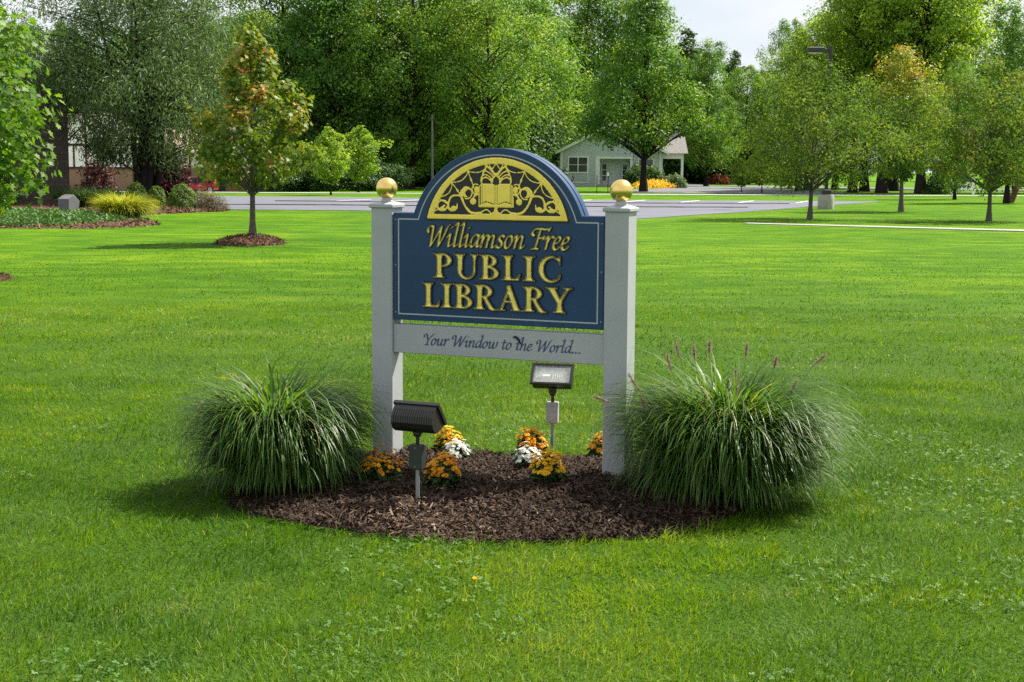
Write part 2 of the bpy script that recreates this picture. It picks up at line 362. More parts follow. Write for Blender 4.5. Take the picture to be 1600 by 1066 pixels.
plain('bark', (.05, .04, .032), .9, noise=.5, nscale=9, bump=.6, bscale=30, spec=.2)
plain('bark_grey', (.11, .1, .088), .9, noise=.4, nscale=14, bump=.5, bscale=60, spec=.2)
plain('bark_dark', (.022, .018, .015), .9, noise=.5, nscale=5, bump=.5, bscale=20, spec=.15)
# ================================================================= the setting
def grass_ground():
    m, t, b = nodes('grass_ground'); ln = t.links.new
    tc = t.nodes.new('ShaderNodeTexCoord')
    def noise(s, d=5, sc=(1, 1, 1)):
        mp = t.nodes.new('ShaderNodeMapping'); mp.inputs['Scale'].default_value = sc
        n = t.nodes.new('ShaderNodeTexNoise'); n.inputs['Scale'].default_value = s; n.inputs['Detail'].default_value = d; n.inputs['Roughness'].default_value = .65
        ln(tc.outputs['Object'], mp.inputs[0]); ln(mp.outputs[0], n.inputs['Vector']); return n.outputs['Fac']
    big, mid, fine = noise(.16, 4, (.55, 1.6, 1)), noise(1.1, 8, (.7, 1.2, 1)), noise(38, 3)
    def add(a, b_, k):
        ma = t.nodes.new('ShaderNodeMath'); ma.operation = 'MULTIPLY_ADD'; ma.inputs[1].default_value = k; ln(a, ma.inputs[0])
        if isinstance(b_, float): ma.inputs[2].default_value = b_
        else: ln(b_, ma.inputs[2])
        return ma.outputs[0]
    f = add(fine, add(mid, add(big, -.98, .9), 1.5), .5)
    r = t.nodes.new('ShaderNodeValToRGB'); r.color_ramp.elements.new(.5); r.color_ramp.elements.new(.75)
    for e, (p, c) in zip(r.color_ramp.elements, [(.25, (.045, .125, .004)), (.48, (.072, .172, .005)), (.66, (.118, .22, .006)), (.85, (.175, .26, .016))]): e.position = p; e.color = (*c, 1)
    ln(f, r.inputs[0])
    # thatch under the modelled blades, coloured darker to deepen the shade between them
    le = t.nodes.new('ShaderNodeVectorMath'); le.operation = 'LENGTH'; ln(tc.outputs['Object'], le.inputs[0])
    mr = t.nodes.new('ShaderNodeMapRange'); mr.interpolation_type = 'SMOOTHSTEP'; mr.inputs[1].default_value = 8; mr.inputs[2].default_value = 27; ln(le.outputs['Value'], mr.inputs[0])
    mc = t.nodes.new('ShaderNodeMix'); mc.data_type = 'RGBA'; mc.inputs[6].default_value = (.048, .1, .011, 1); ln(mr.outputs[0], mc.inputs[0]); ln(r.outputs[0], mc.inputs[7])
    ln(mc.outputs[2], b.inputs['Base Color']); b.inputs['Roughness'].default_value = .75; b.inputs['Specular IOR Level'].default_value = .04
    bp = t.nodes.new('ShaderNodeBump'); bp.inputs['Strength'].default_value = .9; bp.inputs['Distance'].default_value = .05
    ln(add(noise(26, 4), fine, .8), bp.inputs['Height']); ln(bp.outputs[0], b.inputs['Normal'])
grass_ground()
def asphalt(name, col):
    m = plain(name, col, .85, noise=.22, nscale=.35, bump=.4, bscale=60, spec=.3)
asphalt('asphalt', (.115, .12, .155)); asphalt('asphalt_drive', (.13, .13, .15))
plain('concrete_walk', (.42, .41, .37), .9, noise=.18, nscale=1.5, bump=.3, bscale=30)
plain('line_paint', (.75, .75, .75), .7, noise=.2, nscale=3)
plain('mulch_base', (.022, .013, .009), .95, noise=.6, nscale=40, bump=1., bscale=120, spec=.1)
plain('mulch_base_tan', (.11, .06, .04), .95, noise=.5, nscale=12, bump=1., bscale=40, spec=.1)
# ground: one sheet to the horizon, finer where it dips
xs = np.unique(np.concatenate([np.linspace(-2500, -80, 14), np.linspace(-80, 80, 65), np.linspace(80, 2500, 14)]))
ys = np.unique(np.concatenate([np.linspace(-400, -20, 5), np.linspace(-20, 200, 89), np.linspace(200, 3500, 16)]))
GX, GY = np.meshgrid(xs, ys); n0, n1 = GX.shape
idx = np.arange(n0*n1).reshape(n0, n1)
GF = np.stack([idx[:-1, :-1], idx[:-1, 1:], idx[1:, 1:], idx[1:, :-1]], -1).reshape(-1, 4)
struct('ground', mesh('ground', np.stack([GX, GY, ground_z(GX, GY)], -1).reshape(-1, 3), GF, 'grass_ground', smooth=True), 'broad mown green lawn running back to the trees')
def sheet(name, pts, z, mat, label, thick=0., parent=None, drape=False, **p):
    mb = MB()
    mb.prism([(a, b) for a, b in pts], z-.2-thick, z, 'z')
    me = mb.mesh(name, mat)
    if drape:
        import bmesh
        bm = bmesh.new(); bm.from_mesh(me)
        for _ in range(3): bmesh.ops.subdivide_edges(bm, edges=bm.edges[:], cuts=1, use_grid_fill=True)
        bmesh.ops.triangulate(bm, faces=bm.faces[:])
        for v in bm.verts: v.co.z += float(ground_z(v.co.x, v.co.y))
        bm.to_mesh(me); bm.free()
    if parent is not None: return ob(name, me, parent, **p)
    return struct(name, me, label, **p)
lot = sheet('parking_lot', [(-60, 58.6), (-11.3, 58.7), (-6.3, 58.3), (-2, 55), (1.6, 50.4), (4.2, 50.0), (6.6, 54.5), (10.8, 62.3), (14.2, 69.7), (17.5, 76), (20.2, 80.8), (20.4, 82.3), (3.5, 82.4), (-15, 87.0), (-60, 93)], .02, 'asphalt', 'blue-grey asphalt parking lot with white stall lines')
for i in range(9):
    x = -9.4+i*3.02
    y1 = 82.2-.1*max(0, -x+3)*1.6
    mb = MB(); mb.prism([(x, y1-5.4), (x+.13, y1-5.4), (x+1.75, y1-.3), (x+1.62, y1-.3)], .021, .026, 'z'); mb.ob('parking_line', 'line_paint', lot)
plain('tar', (.035, .035, .04), .8)
for pts in ([(-14, 66.0), (-9, 66.3), (-4, 65.7), (1, 66.2), (6, 65.8), (10.5, 66.1)], [(-12, 74), (-6, 73.6), (0, 74.2), (7, 73.7), (14, 74.3)], [(2.2, 52.5), (2.6, 60), (2.1, 68), (2.5, 80)]):
    mb = MB(); q = np.array(pts, float); q = np.stack([np.interp(np.linspace(0, 1, 40), np.linspace(0, 1, len(pts)), [p[k] for p in pts]) for k in (0, 1)], 1)
    q += R(int(pts[0][1])).normal(0, .06, q.shape); mb.tube(np.column_stack([q, np.full(len(q), .016)]), .05, 5, cap=False); mb.ob('tar_seam', 'tar', lot)
sheet('sidewalk', [(-60, 101.5), (-17.3, 98.6), (4.3, 98.7), (40, 103.2), (40, 105), (4.3, 100.6), (-17.3, 100.4), (-60, 103.3)], .05, 'concrete_walk', 'pale concrete sidewalk beyond the parking lot')
plain('path_concrete', (.3, .295, .26), .9, noise=.2, nscale=1.2)
sheet('footpath', [(7.2, 45.95), (14.4, 41.05), (26, 32.6), (26.4, 33.5), (14.8, 41.9), (7.5, 46.5)], .03, 'path_concrete', 'narrow pale concrete path crossing the right lawn')
sheet('driveway', [(8.0, 108.5), (23, 109), (27, 118), (26, 135), (22.5, 155), (22.5, 190), (18.5, 190), (17.8, 150), (12.5, 133), (8.0, 121)], .03, 'asphalt_drive', 'grey asphalt driveway beside the grey-green house')
sheet('road', [(24, 150), (34, 138), (120, 118), (120, 128), (60, 142), (24, 170)], .03, 'asphalt_drive', 'pale grey road far right behind the grove')
sheet('driveway', [(-58, 128), (-16, 116), (-15, 122), (-24, 131), (-24, 139), (-58, 139)], .04, 'concrete_walk', 'pale concrete drive in front of the timbered house', drape=True)

# ---- planting bed by the building, tree rings
def mound(name, pts, h, mat, label, chips=0, chipmat=None, size=.05, seed=1, cat=None, center=None):
    """a low heap inside an outline; loose chips as one stuff part"""
    P = np.array(pts, float); c = P.mean(0) if center is None else np.array(center); rings = 9
    V = []; n = len(P)
    for i in range(rings+1):
        s = i/rings; q = c+(P-c)*s; z = h*(1-s**2.6)-.03*(s >= 1)
        zz = z+.012*wav(q[:, 0]*5, q[:, 1]*5, seed)*(s < 1)
        V.append(np.column_stack([q, zz]))
    V = np.concatenate(V); F = [np.array([[i*n+j, i*n+(j+1) % n, (i+1)*n+(j+1) % n, (i+1)*n+j] for i in range(rings) for j in range(n)])]
    o = struct(name, mesh(name, V, F, mat, smooth=True), label)
    if chips:
        g = R(seed+50); s = np.sqrt(g.uniform(0, 1, chips)); j = g.uniform(0, n, chips); a = j.astype(int) % n; w = (j % 1)[:, None]
        q = c+((P[a]*(1-w)+P[(a+1) % n]*w)-c)*s[:, None]
        z = h*(1-s**2.6)+.006+g.uniform(0, .022, chips)+.012*wav(q[:, 0]*5, q[:, 1]*5, seed)+.018*np.maximum(0, wav(q[:, 0]*9, q[:, 1]*9, seed+3))
        N = unit(g, chips)*.75+np.array([0, 0, 1.]); N /= np.linalg.norm(N, axis=1)[:, None]
        tpl = (np.array([(0, -.09, 0), (.5, -.13, .06), (1, -.05, 0), (1, .07, 0), (.45, .12, .05), (0, .07, 0)]), [(0, 1, 4), (0, 4, 5), (1, 2, 3), (1, 3, 4)])
        Vc, Fc = place(np.column_stack([q, z]), N, unit(g, chips), size*g.uniform(.35, 1.5, chips)**1.2, tpl)
        v = np.clip(.42+.2*wav(q[:, 0]*3, q[:, 1]*3, seed+9)+g.normal(0, .2, chips), 0, 1)
        ob('wood_chips', mesh('wood_chips', Vc, Fc, chipmat, var=np.repeat(v, 6)), o, kind='stuff')
    return o
mound('planting_bed', [(-34, 39), (-17, 38.8), (-13.7, 38.9), (-11.6, 39.2), (-10.5, 40.4), (-10.15, 42.3), (-10.9, 44.5), (-12.3, 47), (-12.9, 50), (-12.4, 53), (-11.8, 55), (-11.1, 56.2), (-11.0, 57.6), (-12, 60), (-14, 68), (-17, 74), (-34, 76)], .12, 'mulch_base_tan', 'curved bark-mulch bed in front of the brown brick building', 26000, 'mulch_tan', .1, 4, center=(-16, 52))
def ring(cx, cy, rx, ry, n=26, seed=0): return [(cx+rx*math.cos(2*math.pi*i/n)*(1+.05*math.sin(3*i+seed)), cy+ry*math.sin(2*math.pi*i/n)*(1+.05*math.cos(2*i+seed))) for i in range(n)]
mound('mulch_ring', ring(-5.75, 32.1, .78, .95), .17, 'mulch_base_tan', 'round mound of brown mulch under the red-tinged maple', 3500, 'mulch_tan', .06, 11)
mound('mulch_ring', ring(-7.9, 21.4, .55, .6), .1, 'mulch_base_tan', 'bit of brown mulch at the left edge of the lawn', 2200, 'mulch_tan', .05, 12)
BED = [(-1.42, 7.15), (-1.30, 6.85), (-1.02, 6.62), (-.62, 6.40), (-.22, 6.30), (.15, 6.30), (.55, 6.38), (.82, 6.54), (1.0, 6.72), (1.14, 6.95), (1.24, 7.3), (1.24, 7.7), (1.1, 7.95), (.92, 8.1), (.55, 8.2), (.1, 8.25), (-.35, 8.28), (-.8, 8.25), (-1.15, 8.02), (-1.38, 7.65)]
def smooth_loop(P, n=6):
    P = np.array(P); out = []
    for i in range(len(P)):
        a, b, c, d = P[i-1], P[i], P[(i+1) % len(P)], P[(i+2) % len(P)]
        for k in range(n):
            t = k/n; out.append(.5*((2*b)+(-a+c)*t+(2*a-5*b+4*c-d)*t*t+(-a+3*b-3*c+d)*t**3))
    return np.array(out)
BEDP = smooth_loop(BED)
mound('mulch_bed', BEDP, .06, 'mulch_base', 'dark brown shredded-bark bed beneath the library sign', 56000, 'mulch_chip', .0235, 21, center=(.1, 7.35))
def bed_z(x, y): return .05

# ---- the lawn near the camera: single blades
def in_poly(x, y, P):
    ins = np.zeros(x.shape, bool)
    for (xa, ya), (xb, yb) in zip(P, np.roll(P, -1, 0)):
        if ya == yb: continue
        c = (ya > y) != (yb > y); ins ^= c & (x < (xb-xa)*(y-ya)/(yb-ya)+xa)
    return ins
def lawn():
    g = R(3); Ps = []
    BIG = np.array([.1, 7.35])+(BEDP-np.array([.1, 7.35]))*.985
    for d0, d1, dens, wd, ht in [(4.0, 6.0, 9000, .0038, .036), (6.0, 8.5, 6600, .004, .036), (8.5, 12, 3600, .005, .034), (12, 18, 1050, .0085, .03), (18, 36, 270, .0125, .026)]:
        ar = .44*(d1**2-d0**2); n = int(ar*dens)
        d = np.sqrt(g.uniform(d0*d0, d1*d1, n)); a = g.uniform(-.44, .44, n)
        if d0 >= 18: kk = g.uniform(0, 1, n) < 1-sstep(20, 36, d); d, a = d[kk], a[kk]
        x, y = d*np.sin(a), d*np.cos(a)
        rag = 1+.02*wav(x, y, 49, 9.)+.012*wav(x, y, 50, 30.); k = ~in_poly(.1+(x-.1)*rag, 7.35+(y-7.35)*rag, BIG) & (((x+5.75)/.7)**2+((y-32.1)/.85)**2 > 1) & (((x+7.9)/.5)**2+((y-21.4)/.55)**2 > 1) & ~((x < -10) & (y > 38.5))
        x, y = x[k], y[k]; n = len(x)
        # distance to the bed's edge makes an unmown fringe
        e = np.full(n, 9.)
        nb = np.abs(y-7.35) < 1.6
        dd = np.min(np.hypot(x[nb][:, None]-BEDP[None, ::2, 0], y[nb][:, None]-BEDP[None, ::2, 1]), 1); e[nb] = dd
        tall = 1+1.3*np.clip(1-e/.22, 0, 1)*(y > 7.6)+.45*np.clip(1-e/.1, 0, 1)
        Ps.append(np.column_stack([x, y, np.full(n, wd), ht*tall]))
    A = np.concatenate(Ps); x, y, w, h = A.T; n = len(x)
    patch = .5*wav(x, y, 31, 1.1)+.35*wav(x, y, 32, 3.2)+.25*wav(x*.5, y*1.4, 33, .6)
    tuft = wav(x, y, 34, 16.)
    h = h*g.uniform(.4, 1.3, n)*np.clip(1+.34*tuft+.3*wav(x, y, 56, 7.)+.12*patch+np.where(g.uniform(0, 1, n) < .04, .5, 0), .35, 2.2)
    la = 1.6*wav(x, y, 35, 3.2)+2.2*wav(x, y, 37, .9)+g.normal(0, 1.25, n); ll = np.abs(.8+.3*wav(x, y, 36, 5)+g.normal(0, .45, n))
    D = np.stack([np.cos(la)*ll, np.sin(la)*ll, np.ones(n)], 1); D /= np.linalg.norm(D, axis=1)[:, None]
    fa = g.uniform(0, 6.283, n); Sd = np.stack([np.cos(fa), np.sin(fa), np.zeros(n)], 1)*(w*g.uniform(.6, 1.3, n))[:, None]*.5
    P0 = np.stack([x, y, np.full(n, -.004)], 1); P1 = P0+D*(h*.55)[:, None]
    D2 = D+np.stack([np.cos(la)*ll, np.sin(la)*ll, -.35*np.ones(n)], 1)*.55; D2 /= np.linalg.norm(D2, axis=1)[:, None]; P2 = P1+D2*(h*.5)[:, None]
    V = np.stack([P0-Sd, P0+Sd, P1+Sd*.85, P1-Sd*.85, P2], 1).reshape(-1, 3)
    b = np.arange(n)*5
    mott = wav(x, y, 47, 4.5)*wav(x, y, 48, 1.3)+.9*wav(x*.8, y*1.3, 54, 9.)*np.abs(wav(x, y, 55, 3.)); v = .48+.33*patch+.1*tuft+.2*mott+g.normal(0, .12, n); gl = (g.uniform(0, 1, n) < .34*sstep(.2, .9, wav(x, y, 44, 1.7)+.4*wav(x, y, 45, 6))); v = np.where(gl, g.uniform(0, .14, n), np.maximum(v, .15))
    dp = np.zeros(n)
    for cx, cy, r in [(-5., 15.4, .3), (-4.1, 14.7, .35), (-3.1, 14.4, .3), (-2.35, 14.5, .35), (-1.6, 14.2, .3), (-4., 16.7, .25), (2.6, 12.3, .3), (4.6, 13.5, .35), (3.4, 19, .5), (-2.2, 11.4, .2), (1.0, 5.6, .12), (-1.3, 5.3, .1), (6.2, 17, .4)]: dp = np.maximum(dp, np.clip(1.15-np.hypot((x-cx)/(r*1.5), (y-cy)/r)+.3*wav(x, y, 53, 14), 0, 1))
    dry = g.uniform(0, 1, n) < .014+.55*dp; v = np.where(dry, g.uniform(.93, 1, n), np.clip(v, 0, .93))
    me = mesh('lawn_grass', V, [np.stack([b, b+1, b+2, b+3], 1), np.stack([b+3, b+2, b+4], 1)], 'lawn_blade', var=np.repeat(v, 5))
    ob('lawn_grass', me, kind='stuff', label='short mown green grass blades around the sign bed', category='grass')
    # clover
    n = 16000; d = np.sqrt(g.uniform(4.1**2, 9.5**2, n)); a = g.uniform(-.45, .45, n); x, y = d*np.sin(a), d*np.cos(a)
    k = (wav(x, y, 51, 2.6)+.5*wav(x, y, 52, 7)+.3*np.clip(x-.2, -1, 1) > .42) & ~in_poly(x, y, np.array([.1, 7.35])+(BEDP-np.array([.1, 7.35]))*1.03)
    x, y = x[k], y[k]; n = len(x); z = g.uniform(.018, .042, n)
    tpl_v, tpl_f = [], []
    for j in range(3):
        an = 2*math.pi*j/3; c, s = math.cos(an), math.sin(an); o = len(tpl_v)
        for u, v_, w_ in [(0, 0, 0), (.5, .42, .1), (1, .3, .05), (.92, 0, -.02), (1, -.3, .05), (.5, -.42, .1)]: tpl_v.append((u*c-v_*s, u*s+v_*c, w_))
        tpl_f += [(o, o+2, o+1), (o, o+3, o+2), (o, o+4, o+3), (o, o+5, o+4)]
    N = unit(g, n)*.45+np.array([0, 0, 1.]); N /= np.linalg.norm(N, axis=1)[:, None]
    V, Fa = place(np.column_stack([x, y, z]), N, unit(g, n), .0115*g.uniform(.5, 1.3, n), (np.array(tpl_v), tpl_f))
    ob('clover', mesh('clover', V, Fa, 'clover_leaf', var=np.repeat(np.clip(g.normal(.5, .25, n), 0, 1), len(tpl_v))), kind='stuff', label='patches of low clover leaves in the front lawn', category='clover')
lawn()
# ================================================================= lettering
# lettering drawn as signed masks on a grid
def crom(pts, n=10):
    P = [np.array(p, float) for p in pts]
    if len(P) == 2: return np.array(P)
    P = [2*P[0]-P[1]] + P + [2*P[-1]-P[-2]]
    out = []
    for i in range(1, len(P)-2):
        for k in range(n):
            t = k/n
            a, b, c, d = P[i-1], P[i], P[i+1], P[i+2]
            out.append(.5*((2*b)+(-a+c)*t+(2*a-5*b+4*c-d)*t*t+(-a+3*b-3*c+d)*t**3))
    out.append(P[-2]); return np.array(out)
class Field:
    """boolean mask on a regular grid of a glyph's own units"""
    def __init__(s, x0, x1, y0, y1, res):
        s.x0, s.y0, s.res = x0, y0, res
        s.nx = int((x1-x0)*res)+2; s.ny = int((y1-y0)*res)+2
        s.X, s.Y = np.meshgrid(x0+np.arange(s.nx)/res, y0+np.arange(s.ny)/res)
        s.m = np.zeros(s.X.shape, bool)
    def poly(s, pts, cut=False):
        p = np.array(pts, float); ins = np.zeros(s.X.shape, bool)
        q = np.roll(p, -1, 0)
        for (xa, ya), (xb, yb) in zip(p, q):
            if ya == yb: continue
            c = (ya > s.Y) != (yb > s.Y)
            ins ^= c & (s.X < (xb-xa)*(s.Y-ya)/(yb-ya)+xa)
        s.m = s.m & ~ins if cut else s.m | ins
    def ell(s, cx, cy, rx, ry, cut=False, where=None, rot=0):
        x, y = s.X-cx, s.Y-cy; c, n = math.cos(rot), math.sin(rot)
        e = ((x*c+y*n)/rx)**2+((-x*n+y*c)/ry)**2 <= 1
        if where is not None: e &= where
        s.m = s.m & ~e if cut else s.m | e
    def pen(s, pts, a=.1, b=None, ang=0., smooth=True, n=10, r0=None, r1=None, cut=False):
        """sweep an elliptical nib (half axes a,b at angle ang); r0/r1 scale it from start to end"""
        b = a if b is None else b
        p = crom(pts, n) if smooth else np.array(pts, float)
        c, q = math.cos(ang), math.sin(ang)
        T = lambda x, y: ((x*c+y*q)/a, (-x*q+y*c)/b)
        gx, gy = T(s.X, s.Y); px, py = T(p[:, 0], p[:, 1])
        r0 = 1 if r0 is None else r0; r1 = 1 if r1 is None else r1
        N = len(p)-1; hit = np.zeros(s.X.shape, bool)
        pad = max(a, b)*max(r0, r1)
        for i in range(N):
            xa, xb = sorted((p[i, 0], p[i+1, 0])); ya, yb = sorted((p[i, 1], p[i+1, 1]))
            ix = slice(max(0, int((xa-pad-s.x0)*s.res)), max(0, int((xb+pad-s.x0)*s.res)+2)); iy = slice(max(0, int((ya-pad-s.y0)*s.res)), max(0, int((yb+pad-s.y0)*s.res)+2))
            hx, hy = gx[iy, ix], gy[iy, ix]
            dx, dy = px[i+1]-px[i], py[i+1]-py[i]; ll = dx*dx+dy*dy+1e-12
            t = np.clip(((hx-px[i])*dx+(hy-py[i])*dy)/ll, 0, 1)
            w = r0+(r1-r0)*(i+t)/N
            hit[iy, ix] |= (hx-px[i]-t*dx)**2+(hy-py[i]-t*dy)**2 <= w*w
        s.m = s.m & ~hit if cut else s.m | hit
    def dist(s, m=None):
        """signed distance (in units) of the mask, + inside"""
        m = s.m if m is None else m
        e = np.zeros(m.shape, bool)
        e[:, 1:] |= m[:, 1:] != m[:, :-1]; e[1:, :] |= m[1:, :] != m[:-1, :]
        ys, xs = np.nonzero(e); B = np.stack([xs-.5, ys-.5], 1).astype(np.float32)
        gy, gx = np.nonzero(np.ones(m.shape, bool)); G = np.stack([gx, gy], 1).astype(np.float32)
        d = np.empty(len(G), np.float32)
        for i in range(0, len(G), 4000):
            g = G[i:i+4000]
            d2 = (g*g).sum(1)[:, None]+(B*B).sum(1)[None]-2*g@B.T
            d[i:i+4000] = np.sqrt(np.maximum(d2.min(1), 0))
        d = d.reshape(m.shape)/s.res
        d = np.where(m, d, -d)
        for _ in range(1):
            d[1:-1, 1:-1] = (4*d[1:-1, 1:-1]+d[:-2, 1:-1]+d[2:, 1:-1]+d[1:-1, :-2]+d[1:-1, 2:])/8
        return d
# ---- roman capitals, cap height 1
def stem(F, x, w=.2, sl=.13, sr=.13, y0=0, y1=1, top=True, bot=True):
    h = w/2; P = []
    if bot: P += [(x-h-sl, y0), (x, y0+.012), (x+h+sr, y0), (x+h+sr, y0+.035), (x+h+sr*.4, y0+.075), (x+h+.015, y0+.15), (x+h-.006, y0+.3)]
    else: P += [(x-h, y0), (x+h, y0)]
    if top: P += [(x+h-.006, y1-.3), (x+h+.015, y1-.15), (x+h+sr*.4, y1-.075), (x+h+sr, y1-.035), (x+h+sr, y1), (x, y1-.012), (x-h-sl, y1), (x-h-sl, y1-.035), (x-h-sl*.4, y1-.075), (x-h-.015, y1-.15), (x-h+.006, y1-.3)]
    else: P += [(x+h, y1), (x-h, y1)]
    if bot: P += [(x-h+.006, y0+.3), (x-h-.015, y0+.15), (x-h-sl*.4, y0+.075), (x-h-sl, y0+.035)]
    F.poly(P)
def cap(ch, res=80):
    W = dict(P=.74, U=.92, B=.78, L=.72, I=.48, C=.82, R=.88, A=.98, Y=.94)[ch]
    F = Field(-.12, W+.12, -.12, 1.12, res); X, Y = F.X, F.Y
    if ch == 'I': stem(F, .24)
    if ch == 'L':
        stem(F, .24, sr=.1); F.poly([(.24, 0), (.66, 0), (.72, .27), (.68, .28), (.6, .13), (.5, .085), (.24, .085)])
    if ch == 'P':
        F.ell(.36, .725, .38, .275, where=X > .3); F.ell(.36, .725, .185, .2, cut=True, where=X > .3); F.poly([(.24, 1), (.38, 1), (.38, .925), (.24, .925)]); F.poly([(.24, .525), (.38, .525), (.38, .45), (.24, .45)]); stem(F, .24, sr=.12)
    if ch == 'R':
        F.poly([(.36, .5), (.52, .52), (.7, .2), (.8, .08), (.93, .03), (.93, 0), (.72, -.03), (.6, .05)])
        F.ell(.36, .735, .38, .265, where=X > .3); F.ell(.36, .735, .185, .19, cut=True, where=(X > .3) & (Y > .5)); F.poly([(.24, 1), (.38, 1), (.38, .925), (.24, .925)]); F.poly([(.24, .55), (.4, .55), (.4, .47), (.24, .47)]); stem(F, .24, sr=.12)
    if ch == 'B':
        F.ell(.34, .755, .34, .245, where=X > .3); F.ell(.34, .27, .42, .27, where=X > .3)
        F.ell(.34, .755, .155, .17, cut=True, where=X > .3); F.ell(.34, .27, .22, .19, cut=True, where=X > .3)
        F.poly([(.24, 1), (.36, 1), (.36, .925), (.24, .925)]); F.poly([(.24, 0), (.36, 0), (.36, .08), (.24, .08)]); F.poly([(.24, .46), (.36, .46), (.36, .585), (.24, .585)]); stem(F, .24, sr=.02)
    if ch == 'U':
        F.ell(.5, .36, .36, .385, where=Y < .36); F.ell(.53, .38, .235, .31, cut=True, where=Y < .38)
        stem(F, .24, y0=.34, bot=False, sr=.1); stem(F, .81, w=.1, y0=.34, bot=False, sl=.11, sr=.1)
    if ch == 'C':
        F.ell(.5, .5, .47, .525); F.ell(.58, .5, .35, .435, cut=True); F.poly([(.74, .28), (1.1, .28), (1.1, .72), (.72, .7)], cut=True); F.poly([(.86, 0), (1.1, 0), (1.1, 1.1), (.86, 1.1)], cut=True)
        F.poly([(.78, .96), (.86, 1.02), (.86, .68), (.83, .68), (.78, .82), (.66, .9)]); F.poly([(.62, .02), (.84, .14), (.88, .3), (.85, .32), (.74, .14), (.6, .09)])
    if ch == 'A':
        F.poly([(.12, 0), (.22, 0), (.52, .84), (.47, 1.0)]); F.poly([(.38, .98), (.47, 1.03), (.53, 1.03), (.9, 0), (.66, 0), (.42, .74)]); F.poly([(.26, .32), (.74, .32), (.71, .4), (.3, .4)])
        F.poly([(0, 0), (.34, 0), (.34, .035), (.26, .07), (.2, .14), (.12, .07), (0, .035)]); F.poly([(.55, 0), (1.0, 0), (1.0, .035), (.9, .07), (.82, .2), (.7, .1), (.55, .035)])
    if ch == 'Y':
        stem(F, .5, top=False, y1=.46); F.poly([(.06, .97), (.32, .97), (.6, .42), (.4, .4)]); F.poly([(.54, .42), (.6, .46), (.86, .97), (.76, .97), (.47, .48)])
        F.poly([(-.02, 1), (.42, 1), (.42, .965), (.33, .93), (.25, .82), (.1, .92), (-.02, .965)]); F.poly([(.64, 1), (.98, 1), (.98, .965), (.88, .93), (.79, .84), (.74, .93), (.64, .965)])
    return F, W
